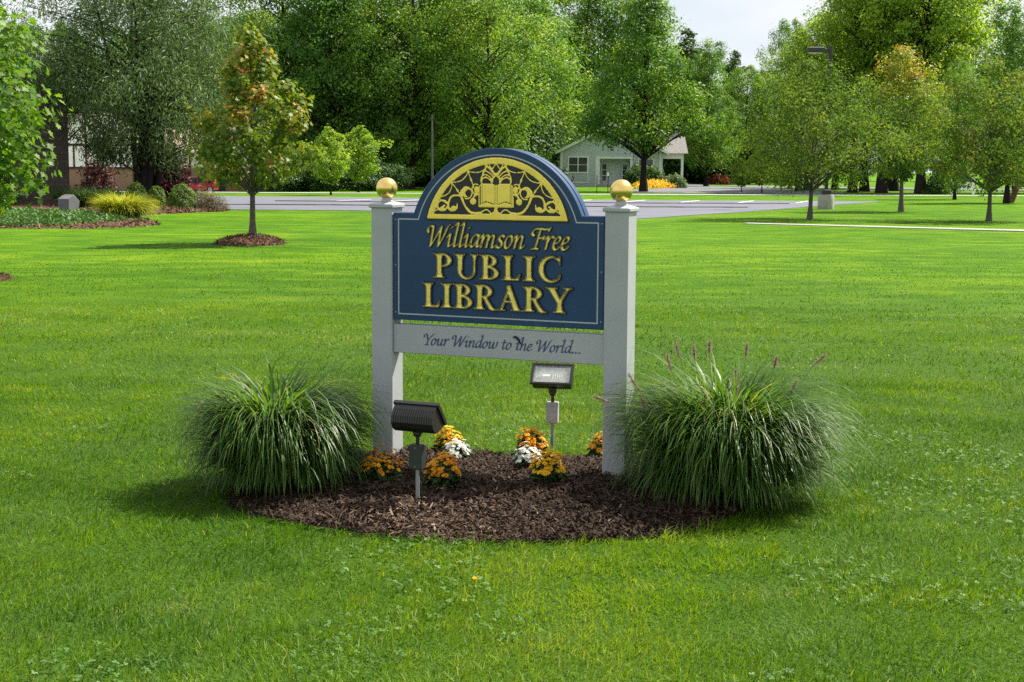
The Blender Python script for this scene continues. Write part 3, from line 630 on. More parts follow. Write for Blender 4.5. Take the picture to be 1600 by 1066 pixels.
# ---- chancery italic, x height 1, drawn with a broad nib
NIB = dict(a=.125, b=.045, ang=math.radians(38))
CH = {
 'i': (.42, [[(-.02, .72), (.13, .96), (.16, .8), (.15, .2), (.22, .03), (.42, .2)], [(.17, 1.42), (.2, 1.45)]]),
 'l': (.42, [[(.0, 1.62), (.14, 1.8), (.18, 1.62), (.15, .25), (.22, .03), (.42, .2)]]),
 'a': (.74, [[(.56, .86), (.38, .96), (.12, .72), (.06, .3), (.18, .04), (.36, .16), (.54, .6)], [(.58, .95), (.55, .3), (.6, .04), (.78, .2)]]),
 'm': (1.22, [[(-.04, .74), (.1, .96), (.13, .8), (.12, .02)], [(.13, .42), (.28, .82), (.46, .95), (.54, .78), (.52, .02)], [(.53, .42), (.68, .82), (.86, .95), (.94, .76), (.92, .2), (.99, .03), (1.2, .2)]]),
 'n': (.8, [[(-.04, .74), (.1, .96), (.13, .8), (.12, .02)], [(.13, .42), (.3, .82), (.48, .95), (.56, .76), (.54, .2), (.61, .03), (.8, .2)]]),
 'u': (.82, [[(-.04, .74), (.1, .96), (.13, .76), (.12, .22), (.24, .02), (.42, .16), (.56, .56)], [(.58, .95), (.55, .22), (.62, .03), (.82, .2)]]),
 's': (.52, [[(.46, .82), (.32, .95), (.14, .84), (.14, .64), (.34, .42), (.38, .2), (.24, .02), (.02, .12)]]),
 'o': (.68, [[(.42, .93), (.18, .84), (.06, .42), (.16, .06), (.36, .06), (.54, .46), (.5, .8), (.36, .95)]]),
 'r': (.54, [[(-.04, .74), (.1, .96), (.13, .8), (.12, .02)], [(.13, .45), (.26, .8), (.4, .95), (.54, .86)]]),
 'e': (.58, [[(.08, .44), (.34, .54), (.46, .78), (.32, .95), (.12, .74), (.06, .3), (.18, .04), (.36, .04), (.54, .24)]]),
 'd': (.76, [[(.56, .86), (.38, .96), (.12, .72), (.06, .3), (.18, .04), (.36, .16), (.54, .6)], [(.42, 1.66), (.56, 1.8), (.6, 1.6), (.56, .25), (.62, .03), (.8, .2)]]),
 'w': (1.12, [[(-.02, .78), (.1, .95), (.15, .74), (.16, .2), (.26, .03), (.44, .2), (.56, .94)], [(.58, .92), (.58, .2), (.68, .03), (.88, .24), (1.0, .7), (.94, .95)]]),
 't': (.46, [[(.18, 1.32), (.16, .3), (.22, .04), (.42, .18)], [(-.04, .9), (.44, .96)]]),
 'h': (.8, [[(-.02, 1.62), (.1, 1.8), (.14, 1.62), (.12, .02)], [(.13, .42), (.3, .82), (.48, .95), (.56, .76), (.54, .2), (.61, .03), (.8, .2)]]),
 '.': (.36, [[(.06, .06), (.19, .15)], [(.07, .14), (.18, .07)]]),
 'W': (1.5, [[(-.02, 1.02), (-.1, 1.3), (.06, 1.52), (.24, 1.5), (.3, 1.2), (.32, .0)], [(.32, .0), (.62, .7), (.92, 1.5)], [(.9, 1.5), (.9, .7), (.92, .0)], [(.92, .0), (1.18, .7), (1.36, 1.4), (1.5, 1.62)]]),
 'F': (1.0, [[(.1, .98), (-.06, 1.16), (.06, 1.42), (.4, 1.5), (.9, 1.46), (1.18, 1.56)], [(.5, 1.5), (.46, 1.1), (.4, .3), (.34, .02)], [(.14, .0), (.34, .06), (.56, .02)], [(.44, .8), (.72, .84), (.86, .92)], [(1.1, 1.52), (1.12, 1.36)], [(.84, .94), (.82, .72)]]),
 'Y': (.9, [[(-.02, 1.1), (-.08, 1.34), (.1, 1.54), (.26, 1.44), (.38, 1.0), (.52, .72)], [(.52, .72), (.74, 1.1), (.94, 1.48), (1.08, 1.58)], [(.52, .74), (.5, .4), (.46, .02)], [(.24, .0), (.46, .05), (.66, .01)]]),
}
SL = .2
def chan(ch, res=56, fat=1.):
    w, st = CH[ch]; up = 1.75
    F = Field(-.35, w+.75, -.22, 2.05, res)
    for s in st:
        F.pen([(x+y*SL, y) for x, y in s], a=NIB['a']*fat, b=NIB['b']*fat, ang=NIB['ang'], smooth=len(s) > 2)
    return F, w
# ---- the fanlight ornament over the lettering, base half width 1
def fanlight(res=210):
    F = Field(-1.06, 1.06, -.04, .86, res); X, Y = F.X, F.Y
    R, c = 1.022, -.212
    r = np.hypot(X, Y-c)
    F.m = (r <= R) & (Y >= 0)
    F.m &= ~((r < R-.082) & (Y > .066))
    px = lambda x, y: ((783-x)/631., (650-y)/631.)
    def S(pts, a, r0=1, r1=1):
        q = [px(*p) for p in pts]
        a = a*.8; F.pen(q, a, r0=r0, r1=r1); F.pen([(-u, v) for u, v in q], a, r0=r0, r1=r1)
    def D(x, y, rx, ry=None, cut=False, rot=0):
        u, v = px(x, y); ry = rx if ry is None else ry
        F.ell(u, v, rx, ry, cut, rot=-rot); F.ell(-u, v, rx, ry, cut, rot=rot)
    t = .0085
    S([(702, 196), (672, 240), (610, 262), (530, 254)], t); S([(530, 254), (508, 296), (462, 332), (388, 346)], t); S([(384, 350), (376, 398), (345, 440), (285, 466)], t)
    S([(524, 240), (560, 325), (588, 396)], t); S([(382, 346), (435, 412), (474, 470)], t); S([(268, 482), (350, 528)], t); S([(220, 588), (300, 545)], t)
    D(560, 325, .014, .026, rot=.35); D(435, 412, .014, .026, rot=.6); D(312, 538, .02, .012)
    # scrolls
    S([(745, 600), (700, 566), (640, 590), (560, 588), (500, 530), (472, 466), (420, 450), (372, 470), (350, 520)], .014, .7, 1.2)
    S([(350, 520), (352, 556), (385, 578), (425, 562), (432, 525)], .019, 1.2, .6); D(400, 560, .044, .034)
    S([(735, 604), (640, 602), (550, 590), (488, 510), (468, 430), (500, 390)], .015, .6, 1.5); D(510, 424, .066, .07); D(532, 432, .04, .046, cut=True)
    S([(505, 480), (548, 470), (568, 424), (540, 388), (505, 384)], .011)
    S([(622, 360), (585, 362), (568, 400), (590, 438), (630, 440)], .01); D(608, 405, .03, .05); D(577, 500, .044, .042); S([(577, 480), (590, 455), (625, 440)], .014)
    S([(350, 525), (320, 498), (270, 502), (252, 540), (270, 575), (315, 575), (345, 545)], .014, .7, 1.1); D(295, 562, .032, .024); S([(240, 560), (252, 500)], t)
    # leaf crown above the book
    for k, (a, b) in enumerate([((650, 345), (745, 345)), ((650, 318), (752, 330)), ((662, 286), (760, 305)), ((680, 250), (768, 285))]):
        mx = (a[0]+b[0])/2-6; S([a, (a[0]+10, a[1]-30), (mx, min(a[1], b[1])-44+k*6), (b[0]-14, b[1]-22), b], .011)
    S([(655, 350), (648, 318), (668, 270), (690, 232), (690, 196)], .009); S([(783, 285), (755, 310), (748, 350)], .011); S([(690, 200), (740, 232), (783, 284)], .008); S([(783, 188), (756, 222), (742, 236)], .008); S([(720, 195), (742, 232)], .007)
    D(783, 276, .02, .02)
    # stem under the book
    S([(783, 545), (772, 585), (735, 612)], .02); D(783, 580, .02, .06)
    F.poly([(-.07, .06), (.07, .06), (.03, .1), (-.03, .1)])
    # book
    bx = [px(628, 545), px(938, 545), px(932, 356), px(634, 356)]
    F.poly([(.25, .165), (-.25, .165), (-.245, .44), (-.2, .47), (-.1, .475), (0, .455), (.1, .475), (.2, .47), (.245, .44)])
    for sg in (1, -1):
        o = [(.205*sg, .22), (.205*sg, .455), ]
        F.pen([(.2*sg, .21), (.2*sg, .458)], .0055, smooth=False, cut=True)
        F.pen([(.2*sg, .21), (.15*sg, .232), (.1*sg, .225), (.05*sg, .208), (.015*sg, .205)], .0055, cut=True)
        F.pen([(.015*sg, .205), (.015*sg, .45)], .0055, smooth=False, cut=True)
        F.pen([(.225*sg, .19), (.225*sg, .44)], .0045, smooth=False, cut=True)
    return F
def field_mesh(key, F, parts, sx=1., sz=1.):
    """parts: list of (field d, inner limit or None, height function of d, material index); marching squares in the x,z plane, outward is -y"""
    V, Fq, MI = [], [], []
    for d, lim, hf, mi in parts:
        ny, nx = d.shape; vid = {}
        ins = d > 0
        cnt = ins[:-1, :-1].astype(int)+ins[:-1, 1:]+ins[1:, 1:]+ins[1:, :-1]
        use = cnt > 0
        if lim is not None:
            mn = np.minimum(np.minimum(lim[:-1, :-1], lim[:-1, 1:]), np.minimum(lim[1:, 1:], lim[1:, :-1])); use &= mn < .02
        for j, i in zip(*np.nonzero(use)):
            c = [(i, j), (i+1, j), (i+1, j+1), (i, j+1)]; poly = []
            for k in range(4):
                a, b = c[k], c[(k+1) % 4]; da, db = d[a[1], a[0]], d[b[1], b[0]]
                if da > 0: poly.append((a, a, 0.))
                if (da > 0) != (db > 0): poly.append((min(a, b), max(a, b), round(float((d[min(a, b)[1], min(a, b)[0]])/(d[min(a, b)[1], min(a, b)[0]]-d[max(a, b)[1], max(a, b)[0]])), 5)))
            if len(poly) < 3: continue
            f = []
            for q in poly:
                if q not in vid:
                    (ax, ay), (bx, by), t = q; x, y = ax+(bx-ax)*t, ay+(by-ay)*t
                    dv = d[ay, ax] if t == 0 else 0.
                    vid[q] = len(V); V.append(((F.x0+x/F.res)*sx, -hf(dv), (F.y0+y/F.res)*sz))
                f.append(vid[q])
            Fq.append(tuple(f)); MI.append(mi)
    me = bpy.data.meshes.new(key); me.from_pydata(V, [], Fq); me.polygons.foreach_set('material_index', np.array(MI, np.int32)); me.update()
    return me

plain('sign_blue', (.009, .044, .118), .42, noise=.14, nscale=4, bump=.03, bscale=200, spec=.4)
plain('sign_edge', (.12, .2, .38), .4, noise=.05, nscale=6)
plain('sign_black', (.012, .013, .018), .5)
plain('sign_silver', (.38, .42, .44), .45, metal=.2)
plain('gold_flat', (.92, .72, .11), .5, metal=.1, noise=.12, nscale=18)
plain('gold_carved', (.93, .77, .16), .4, metal=.0, noise=.22, nscale=30)
plain('gold_ball', (.86, .62, .20), .27, metal=1., noise=.14, nscale=14, bump=.03, bscale=18)
plain('post_vinyl', (.35, .375, .39), .45, noise=.09, nscale=5, spec=.45)
plain('letter_navy', (.03, .06, .14), .5)
plain('screw', (.25, .3, .36), .4, metal=.6)

YAW = .41728
sign = thing('library_sign', 'navy blue and gold public library sign with arched top between two pale posts', 'sign', (-.6898, 8.0373, 0), -YAW)
SEP, PH = 1.3593, .0635
for u, lab in ((0, None), (SEP, None)):
    mb = MB(); mb.box(u-PH, u+PH, -PH, PH, -.1, 1.440, bev=.004); po = mb.ob('post', 'post_vinyl', sign)
    mb = MB(); mb.box(u-.074, u+.074, -.074, .074, 1.434, 1.456, bev=.004)
    mb.add([(u-.07, -.07, 1.456), (u+.07, -.07, 1.456), (u+.07, .07, 1.456), (u-.07, .07, 1.456), (u-.03, -.03, 1.468), (u+.03, -.03, 1.468), (u+.03, .03, 1.468), (u-.03, .03, 1.468)], [(0, 1, 5, 4), (1, 2, 6, 5), (2, 3, 7, 6), (3, 0, 4, 7), (4, 5, 6, 7)])
    mb.lathe([(.034, 1.464), (.036, 1.47), (.028, 1.478), (.026, 1.486), (.03, 1.492)], 24, u, 0); mb.ob('post_cap', 'post_vinyl', po, smooth=True)
    mb = MB(); mb.lathe([(.0585*math.sin(t), 1.5395-.0585*math.cos(t)) for t in np.linspace(.12, math.pi-.02, 28)], 40, u, 0); mb.ob('ball_finial', 'gold_ball', po, smooth=True)
# panel: two arched boards with a dark gap
UC, ZS, RA = SEP/2, 1.410, .5125
ZC = 1.757-RA
def arched(m, r):
    """closed outline inset by m, arc radius r"""
    a0 = math.asin((ZS-m-ZC)/r); pts = [(.068+m, .8275+m), (1.2905-m, .8275+m), (1.2905-m, ZS-m)]
    pts += [(UC+r*math.cos(t), ZC+r*math.sin(t)) for t in np.linspace(a0, math.pi-a0, 73)]
    return pts+[(.068+m, ZS-m)]
def ringstrip(A, B, y0, y1):
    """frame between two outlines of equal length"""
    n = len(A); V = [(p[0], y0, p[1]) for p in A]+[(p[0], y0, p[1]) for p in B]+[(p[0], y1, p[1]) for p in A]+[(p[0], y1, p[1]) for p in B]
    F = []
    for i in range(n):
        j = (i+1) % n
        F += [(i, j, n+j, n+i), (i, j, 2*n+j, 2*n+i), (n+i, n+j, 3*n+j, 3*n+i)]
    return V, F
mb = MB(); o0 = arched(0, RA); o1 = arched(.003, RA-.003)
mb.prism(o0, -.0505, -.012); V, Fc = ringstrip(o0, o1, -.0505, -.0535)
n = len(o0); mb.add([(p[0], -.0505, p[1]) for p in o0]+[(p[0], -.0535, p[1]) for p in o1], [tuple(range(n, 2*n))]+[(i, (i+1) % n, n+(i+1) % n, n+i) for i in range(n)])
mb.prism(o0, .002, .0535)
panel = mb.ob('sign_panel', 'sign_blue', sign, label='navy arched panel with gold carved lettering')
mb = MB(); mb.prism(arched(.006, RA-.006), -.012, .002); mb.ob('panel_core', 'sign_black', panel)
mb = MB(); V, Fc = ringstrip(arched(.030, RA-.0335), arched(.0375, RA-.0405), -.0538, -.0549); mb.add(V, Fc); mb.ob('border_line', 'sign_silver', panel)
mb = MB(); mb.lathe([(.0045, 0), (.0045, .001), (.003, .0025), (.0008, .003)], 10); me = mb.mesh('screw', 'screw', True)
for u, z in [(.083, 1.372), (.083, 1.125), (.083, .868), (1.277, 1.372), (1.277, 1.125), (1.277, .868)]:
    o = ob('screw', me, panel, (u, -.0535, z)); o.rotation_euler = (math.pi/2, 0, 0)
# fanlight ornament: gold tracery over a black field
Ff = fanlight(130); K = .4065
df = Ff.dist()
rr_ = np.hypot(Ff.X, Ff.Y+.212); back = np.minimum(1.022+.022-rr_, Ff.Y+.024)
me = field_mesh('fanlight', Ff, [(df, None, lambda d: .0046+min(d, .012)*.12, 0), (back, None, lambda d: .0016, 1)], K, K*.99)
for m in ('gold_flat', 'sign_black'): me.materials.append(MATS[m])
fan = ob('fanlight_ornament', me, panel, (UC+.004, -.0535, 1.3805), label='gold half-round fanlight tracery with an open book')
# carved capitals
CAPS = {}
def cap_mesh(ch):
    if ch not in CAPS:
        Fd, w = cap(ch, 60); d = Fd.dist()
        CAPS[ch] = field_mesh('letter_'+ch, Fd, [(d, None, lambda t: .0105-.095*min(max(t, 0), .1), 0), (d+.04, d, lambda t: .0099 if t > .012 else .0008, 1)], .133*1.12, .133), w
        for m in ('gold_carved', 'sign_black'): CAPS[ch][0].materials.append(MATS[m])
    return CAPS[ch]
def set_caps(txt, u0, u1, z):
    ws = [cap_mesh(c)[1]*.133*1.12 for c in txt]; gap = (u1-u0-sum(ws))/(len(txt)-1); u = u0
    for c, w in zip(txt, ws):
        ob('letter', CAPS[c][0], panel, (u, -.0535, z)); u += w+gap
set_caps('PUBLIC', .318, 1.048, 1.066); set_caps('LIBRARY', .252, 1.116, .906)
CHS = {}
def set_chan(txt, u0, u1, z, xh, parent, y, carved):
    adv = [.42 if c == ' ' else CH[c][0] for c in txt]; tot = sum(adv)+.02*(len(txt)-1)
    sx = (u1-u0)/tot; u = u0
    for c, w in zip(txt, adv):
        if c != ' ':
            key = (c, carved)
            if key not in CHS:
                Fd, _ = chan(c, 44 if carved else 34, .92 if carved else .86); d = Fd.dist()
                pr = [(d, None, lambda t: .0062-.055*min(max(t, 0), .1), 0), (d+.06, d, lambda t: .0057 if t > .02 else .0006, 1)] if carved else [(d, None, lambda t: .0012, 0)]
                me = field_mesh('script_letter_'+c, Fd, pr, sx, xh)
                for m in (('gold_carved', 'sign_black') if carved else ('letter_navy',)): me.materials.append(MATS[m])
                CHS[key] = me
            ob('letter', CHS[key], parent, (u, y, z))
        u += (w+.02)*sx
set_chan('Williamson Free', .272, 1.095, 1.234, .0715, panel, -.0535, True)
mb = MB(); mb.box(PH+.001, SEP-PH-.001, -.047, .03, .645, .8015, bev=.003)
rail = mb.ob('rail', 'post_vinyl', sign, label='pale lower rail with navy script lettering')
set_chan('Your Window to the World...', .245, 1.168, .697, .0385, rail, -.047, False)

# ---- a dark dead leaf stuck on the rail
plain('dead_leaf', (.012, .012, .014), .7)
mb = MB()
mb.add([(-.032, .0, .008), (-.02, -.004, .018), (-.002, -.006, .017), (.012, -.008, .004), (.02, -.006, -.016), (.026, -.002, -.034), (.012, -.004, -.018), (-.004, -.006, .0), (-.018, -.003, .006)], [(0, 1, 8), (1, 2, 7, 8), (2, 3, 6, 7), (3, 4, 6), (4, 5, 6)])
c, s_ = math.cos(-YAW), math.sin(-YAW)
lf = mb.ob('dead_leaf', 'dead_leaf', None, label='small dark curled leaf stuck on the pale lower rail', category='leaf')
lf.location = (-.6898+.81*c+.051*s_, 8.0373+.81*s_-.051*c, .755); lf.rotation_euler = (0, 0, -YAW)

# ---- floodlights
plain('bronze', (.02, .018, .017), .38, noise=.3, nscale=20, spec=.5)
plain('bronze_box', (.022, .03, .026), .5, noise=.2, nscale=20)
plain('galvanized', (.33, .34, .36), .45, metal=.6, noise=.2, nscale=25)
plain('grey_box', (.36, .36, .36), .6, noise=.25, nscale=14)
plain('reflector', (.92, .91, .88), .45, metal=.1, noise=.15, nscale=12)
plain('lamp_white', (.82, .8, .72), .35)
m, t, b = nodes('lens_glass'); b.inputs['Base Color'].default_value = (.9, .92, .9, 1); b.inputs['Roughness'].default_value = .08
tp = t.nodes.new('ShaderNodeBsdfTransparent'); ms = t.nodes.new('ShaderNodeMixShader'); ms.inputs[0].default_value = .16
t.links.new(tp.outputs[0], ms.inputs[1]); t.links.new(b.outputs[0], ms.inputs[2]); t.links.new(ms.outputs[0], t.nodes['Material Output'].inputs[0])
def floodlight(label, loc, rz, tilt, polemat, boxmat, headmat, zb0, zb1, zh):
    """pole, junction box, knuckle and a ribbed trough head whose lens looks along +y tilted up"""
    T = thing('floodlight', label, 'floodlight', loc, rz, 'sign floodlights')
    mb = MB(); mb.tube([(0, 0, -.15), (0, 0, zb0+.005)], .0105, 14); mb.ob('pole', polemat, T, smooth=True)
    mb = MB(); mb.box(-.034, .034, -.026, .026, zb0, zb1, bev=.004)
    bx = mb.ob('junction_box', boxmat, T)
    for z in (zb0+.014, zb1-.014):
        mb = MB(); mb.tube([(0, -.0262, z), (0, -.0285, z)], .0035, 8); mb.ob('screw', 'screw', bx)
    mb = MB(); mb.tube([(0, 0, zb1), (0, 0, zb1+.05)], .0095, 12); mb.tube([(-.014, 0, zb1+.052), (.014, 0, zb1+.052)], .016, 14); mb.box(-.022, .022, -.012, .012, zb1+.05, zh-.03, bev=.003); mb.ob('knuckle', headmat if headmat == 'bronze' else 'bronze', T, smooth=True)
    W = .124
    def tr(x, y, z):      # head frame -> tilted
        c, s = math.cos(tilt), math.sin(tilt); y *= .86; z *= .86; return (x*.9, y*c-z*s, zh+y*s+z*c)
    prof = [(.035, .07), (.0, .068), (-.04, .056), (-.068, .03), (-.076, .0), (-.072, -.03), (-.05, -.056), (-.01, -.068), (.035, -.07)]
    mb = MB(); n = len(prof)
    V = [tr(-W, y, z) for y, z in prof]+[tr(W, y, z) for y, z in prof]
    mb.add(V, [(i, i+1, n+i+1, n+i) for i in range(n-1)]+[tuple(range(n)), tuple(range(2*n-1, n-1, -1))])
    housing = mb.ob('housing', headmat, T)
    mb = MB()
    for k in range(17):          # vertical ribs wrapped round the back
        x = -W+.012+k*(2*W-.024)/16
        ov = [(y-.0035 if y < .03 else y, z*1.045) for y, z in prof[1:-1]]
        q = len(ov); V = [tr(x-.0028, y, z) for y, z in ov]+[tr(x+.0028, y, z) for y, z in ov]+[tr(x-.0028, y+.006, z*.96) for y, z in ov]+[tr(x+.0028, y+.006, z*.96) for y, z in ov]
        mb.add(V, [(i, i+1, q+i+1, q+i) for i in range(q-1)]+[(i, i+1, 2*q+i+1, 2*q+i) for i in range(q-1)]+[(q+i, q+i+1, 3*q+i+1, 3*q+i) for i in range(q-1)])
    mb.ob('cooling_ribs', headmat, housing)
    mb = MB(); fr = []
    for sgn in (1, -1):
        for (x0, x1, z0, z1) in (((-.134, .134, .068, .08) if sgn > 0 else (-.134, .134, -.08, -.068)), ((.118, .134, -.068, .068) if sgn > 0 else (-.134, -.118, -.068, .068))):
            V = [tr(x, y, z) for z in (z0, z1) for y in (.032, .052) for x in (x0, x1)]
            mb.add(V, [(0, 2, 3, 1), (4, 5, 7, 6), (0, 1, 5, 4), (2, 6, 7, 3), (0, 4, 6, 2), (1, 3, 7, 5)])
    rim = mb.ob('lens_frame', headmat, T)
    mb = MB(); V = [tr(x, y, z) for z in (-.0675, .0675) for y in (.0405, .0435) for x in (-.1175, .1175)]
    mb.add(V, [(0, 2, 3, 1), (4, 5, 7, 6), (0, 1, 5, 4), (2, 6, 7, 3), (0, 4, 6, 2), (1, 3, 7, 5)]); mb.ob('lens', 'lens_glass', rim)
    mb = MB()     # the reflector sits in front of the housing's closing face
    ip = [(.036, .066), (.028, .06), (.016, .043), (.01, .018), (.01, -.018), (.016, -.043), (.028, -.06), (.036, -.066)]
    q = len(ip); V = [tr(-.115, y, z) for y, z in ip]+[tr(-.085, y*.8, z*.9) for y, z in ip]+[tr(.085, y*.8, z*.9) for y, z in ip]+[tr(.115, y, z) for y, z in ip]
    mb.add(V, [(k*q+i, k*q+i+1, (k+1)*q+i+1, (k+1)*q+i) for k in range(3) for i in range(q-1)]+[tuple(range(q, 2*q)), tuple(range(2*q, 3*q))]); mb.ob('reflector', 'reflector', rim)
    mb = MB()
    mb.tube([tr(.06, .02, -.012), tr(.012, .02, -.012)], .018, 12)
    for k in range(5): x = -.005-k*.014; mb.tube([tr(x, .02, -.035), tr(x-.002, .032, -.015), tr(x-.003, .032, .01), tr(x-.005, .02, .03)], .0052, 8)
    mb.tube([tr(.07, .022, -.012), tr(.1, .025, -.012)], .008, 8)
    mb.ob('lamp', 'lamp_white', rim, smooth=True)
    return T
floodlight('dark bronze floodlight with ribbed back on a thin pole, in front of the sign', (-.45, 6.90, 0), -YAW, math.radians(38), 'galvanized', 'bronze_box', 'bronze', .215, .335, .462)
floodlight('floodlight showing its bright glass lens, on a grey pole behind the sign', (.235, 8.30, 0), math.pi-YAW+.22, math.radians(40), 'galvanized', 'grey_box', 'bronze', .2, .32, .462)
# small dark green utility box beside the left post
plain('green_box', (.016, .035, .03), .55, noise=.2, nscale=20)
T = thing('utility_box', 'small dark green utility box between fountain grass and left post', 'utility box', (-.83, 7.62, .03), -.2)
mb = MB(); mb.box(-.045, .045, -.03, .03, 0, .12, bev=.006); mb.ob('body', 'green_box', T)
mb = MB(); mb.box(-.049, .049, -.034, .034, .12, .132, bev=.004); mb.ob('lid', 'green_box', T)
# ================================================================= plants in the sign bed
def fountain(label, loc, n, length, root, seed, spread, curl, sq, heads):
    T = thing('fountain_grass', label, 'grass clump', loc, 0, 'fountain grasses beside the sign')
    me, pts = grass_mesh('fountain_blades', n, length, root, 'fountain_blade', seed, .0102, 9, spread, curl, sq=sq, pw=1.9, skirt=.34, chaos=.7, dome=1.)
    ob('blades', me, T, kind='stuff')
    g = R(seed+1)
    for (dx, dy, z, lx, ly, tilt, L_) in heads:
        # stalk from the crown to a bristly head
        z -= .07; b = np.array([dx*.25, dy*.25, .02]); e = np.array([dx, dy, z]); mid = (b+e)/2+np.array([0, 0, .06])
        d = np.array([lx, ly, tilt]); d = d/np.linalg.norm(d); m = MB()
        m.tube([b, mid, e], [.0018, .0016, .0012], 5)
        k = 420; s = g.uniform(0, 1, k); P = e+d*(s*L_)[:, None]
        N = unit(g, k); Td = unit(g, k)-0.0; Td -= (Td@d)[:, None]*d; Td = Td+d*.9
        V, Fc = place(P, N, Td, (.0125+.009*np.sin(np.pi*s))*g.uniform(.7, 1.2, k), (np.array([(0, -.05, 0), (1, 0, 0), (0, .05, 0)]), [(0, 1, 2)]))
        so = ob('seed_head', mesh('seed_head', V, Fc, 'seed_bristle', var=np.repeat(g.uniform(0, 1, k), 3)), T)
        m.ob('stalk', 'stalk', so)
    return T
plain('stalk', (.12, .13, .05), .7)
fountain('left fountain grass, a rounded drooping green clump without seed heads', (-1.21, 7.42, .04), 3900, .87, .13, 61, (.02, .55), 2.85, (1.05, 1), [])
hd = [(-.30, -.1, .70, -.25, -.05, 1, .085), (-.24, .05, .74, -.3, 0, 1, .09), (-.17, .0, .73, -.1, 0, 1, .085), (-.09, .08, .75, .0, 0, 1, .08), (-.44, -.02, .58, -.55, 0, .8, .11), (-.42, -.15, .50, -.4, -.1, 1, .1), (-.6, -.12, .545, -.9, -.1, .35, .085),
      (.42, .05, .70, .75, 0, .75, .10), (.1, .12, .74, .1, 0, 1, .07), (.24, .1, .68, .2, 0, 1, .07), (.02, -.05, .62, .05, -.1, 1, .08), (-.14, -.12, .52, .1, -.1, 1, .07), (.3, -.05, .58, .4, 0, 1, .08)]
fountain('right fountain grass, the larger clump with brown bottlebrush seed heads', (1.08, 7.2, .04), 5000, .93, .16, 67, (.02, .55), 2.7, (1.15, .9), hd)

def mum(label, loc, r, h, petal, nf, seed, flat=1.):
    nf = int(nf*1.9)
    T = thing('chrysanthemum', label, 'flowers', loc, R(seed).uniform(0, 6), 'potted-size chrysanthemums in the sign bed')
    g = R(seed); n = 420
    d = unit(g, n); d[:, 2] = np.abs(d[:, 2]); P = d*g.uniform(.35, 1.02, n)[:, None]*np.array([r*.92, r*.92, h*.86]); P[:, 2] += .01
    N = unit(g, n)*.7+d*.6+np.array([0, 0, .4]); N /= np.linalg.norm(N, axis=1)[:, None]
    V, Fc = place(P, N, d+unit(g, n)*.6, .034*g.uniform(.7, 1.3, n), KITE)
    ob('foliage', mesh('mum_foliage', V, Fc, 'mum_leaf', var=np.repeat(g.uniform(0, 1, n), 4)), T, kind='stuff')
    mb = MB()
    for k in range(7): a = 6.28*k/7; mb.tube([(0, 0, -.03), (r*.25*math.cos(a), r*.25*math.sin(a), h*.3), (r*.5*math.cos(a), r*.5*math.sin(a), h*.65)], [.004, .003, .002], 5)
    mb.ob('stems', 'stalk', T)
    # each flower: two whorls of petals round a raised eye
    tv, tf = [], []
    for wh, (pn, ln, lift, wd) in enumerate([(11, 1., .12, .2), (8, .66, .36, .19)]):
        for k in range(pn):
            a = 6.283*(k+.5*wh)/pn; c, s = math.cos(a), math.sin(a); o = len(tv)
            for u, v, w in [(.12, 0, .05), (.6*ln, wd, lift*.8), (ln, 0, lift*.55), (.6*ln, -wd, lift*.8)]: tv.append((u*c-v*s, u*s+v*c, w))
            tf += [(o, o+1, o+2), (o, o+2, o+3)]
    th = np.arccos(1-g.uniform(0, .66, nf)); a = np.arange(nf)*2.39996+g.normal(0, .25, nf)
    d = np.stack([np.sin(th)*np.cos(a), np.sin(th)*np.sin(a), np.cos(th)], 1)
    ph = g.uniform(0, 6.28, 3); lump = 1+.09*np.sin(2*a+ph[0])+.07*np.sin(3*a+ph[1])+.05*np.sin(5*a+9*th+ph[2])
    P = d*np.array([r, r, h*flat])*(g.uniform(.9, 1.12, nf)*lump)[:, None]; P[:, 2] += .012
    N = d*.7+unit(g, nf)*.28+np.array([0, 0, .45]); N /= np.linalg.norm(N, axis=1)[:, None]
    V, Fc = place(P, N, unit(g, nf), .0152*g.uniform(.5, 1.3, nf), (np.array(tv), tf))
    ob('flower_heads', mesh('mum_flowers', V, Fc, petal, var=np.repeat(np.clip(g.normal(.5, .22, nf), 0, 1), len(tv))), T, kind='stuff')
mum('orange mum nearest the fountain grass, left of the front floodlight', (-.67, 7.36, .05), .105, .145, 'orange_petal', 66, 71)
mum('orange mum with dark leaves just right of the front floodlight pole', (-.345, 7.26, .05), .1, .15, 'orange_petal', 66, 72)
mum('yellow-orange mum at the back of the bed beside the left post', (-.36, 8.2, .03), .072, .14, 'yellow_petal', 60, 73)
mum('white mum on the left side of the bed', (-.30, 7.92, .04), .085, .105, 'white_petal', 64, 74)
mum('orange mum in front of the grey pole of the rear floodlight', (.115, 8.14, .04), .088, .135, 'orange_petal', 66, 75)
mum('white mum on the right side of the bed, partly behind a yellow mum', (.085, 7.70, .05), .085, .11, 'white_petal', 62, 76)
mum('bright yellow mum in front of the right white mum', (.185, 7.35, .05), .088, .155, 'yellow_petal', 70, 77)
mum('orange mum half hidden by the right post', (.51, 8.02, .03), .08, .145, 'orange_petal', 56, 78)

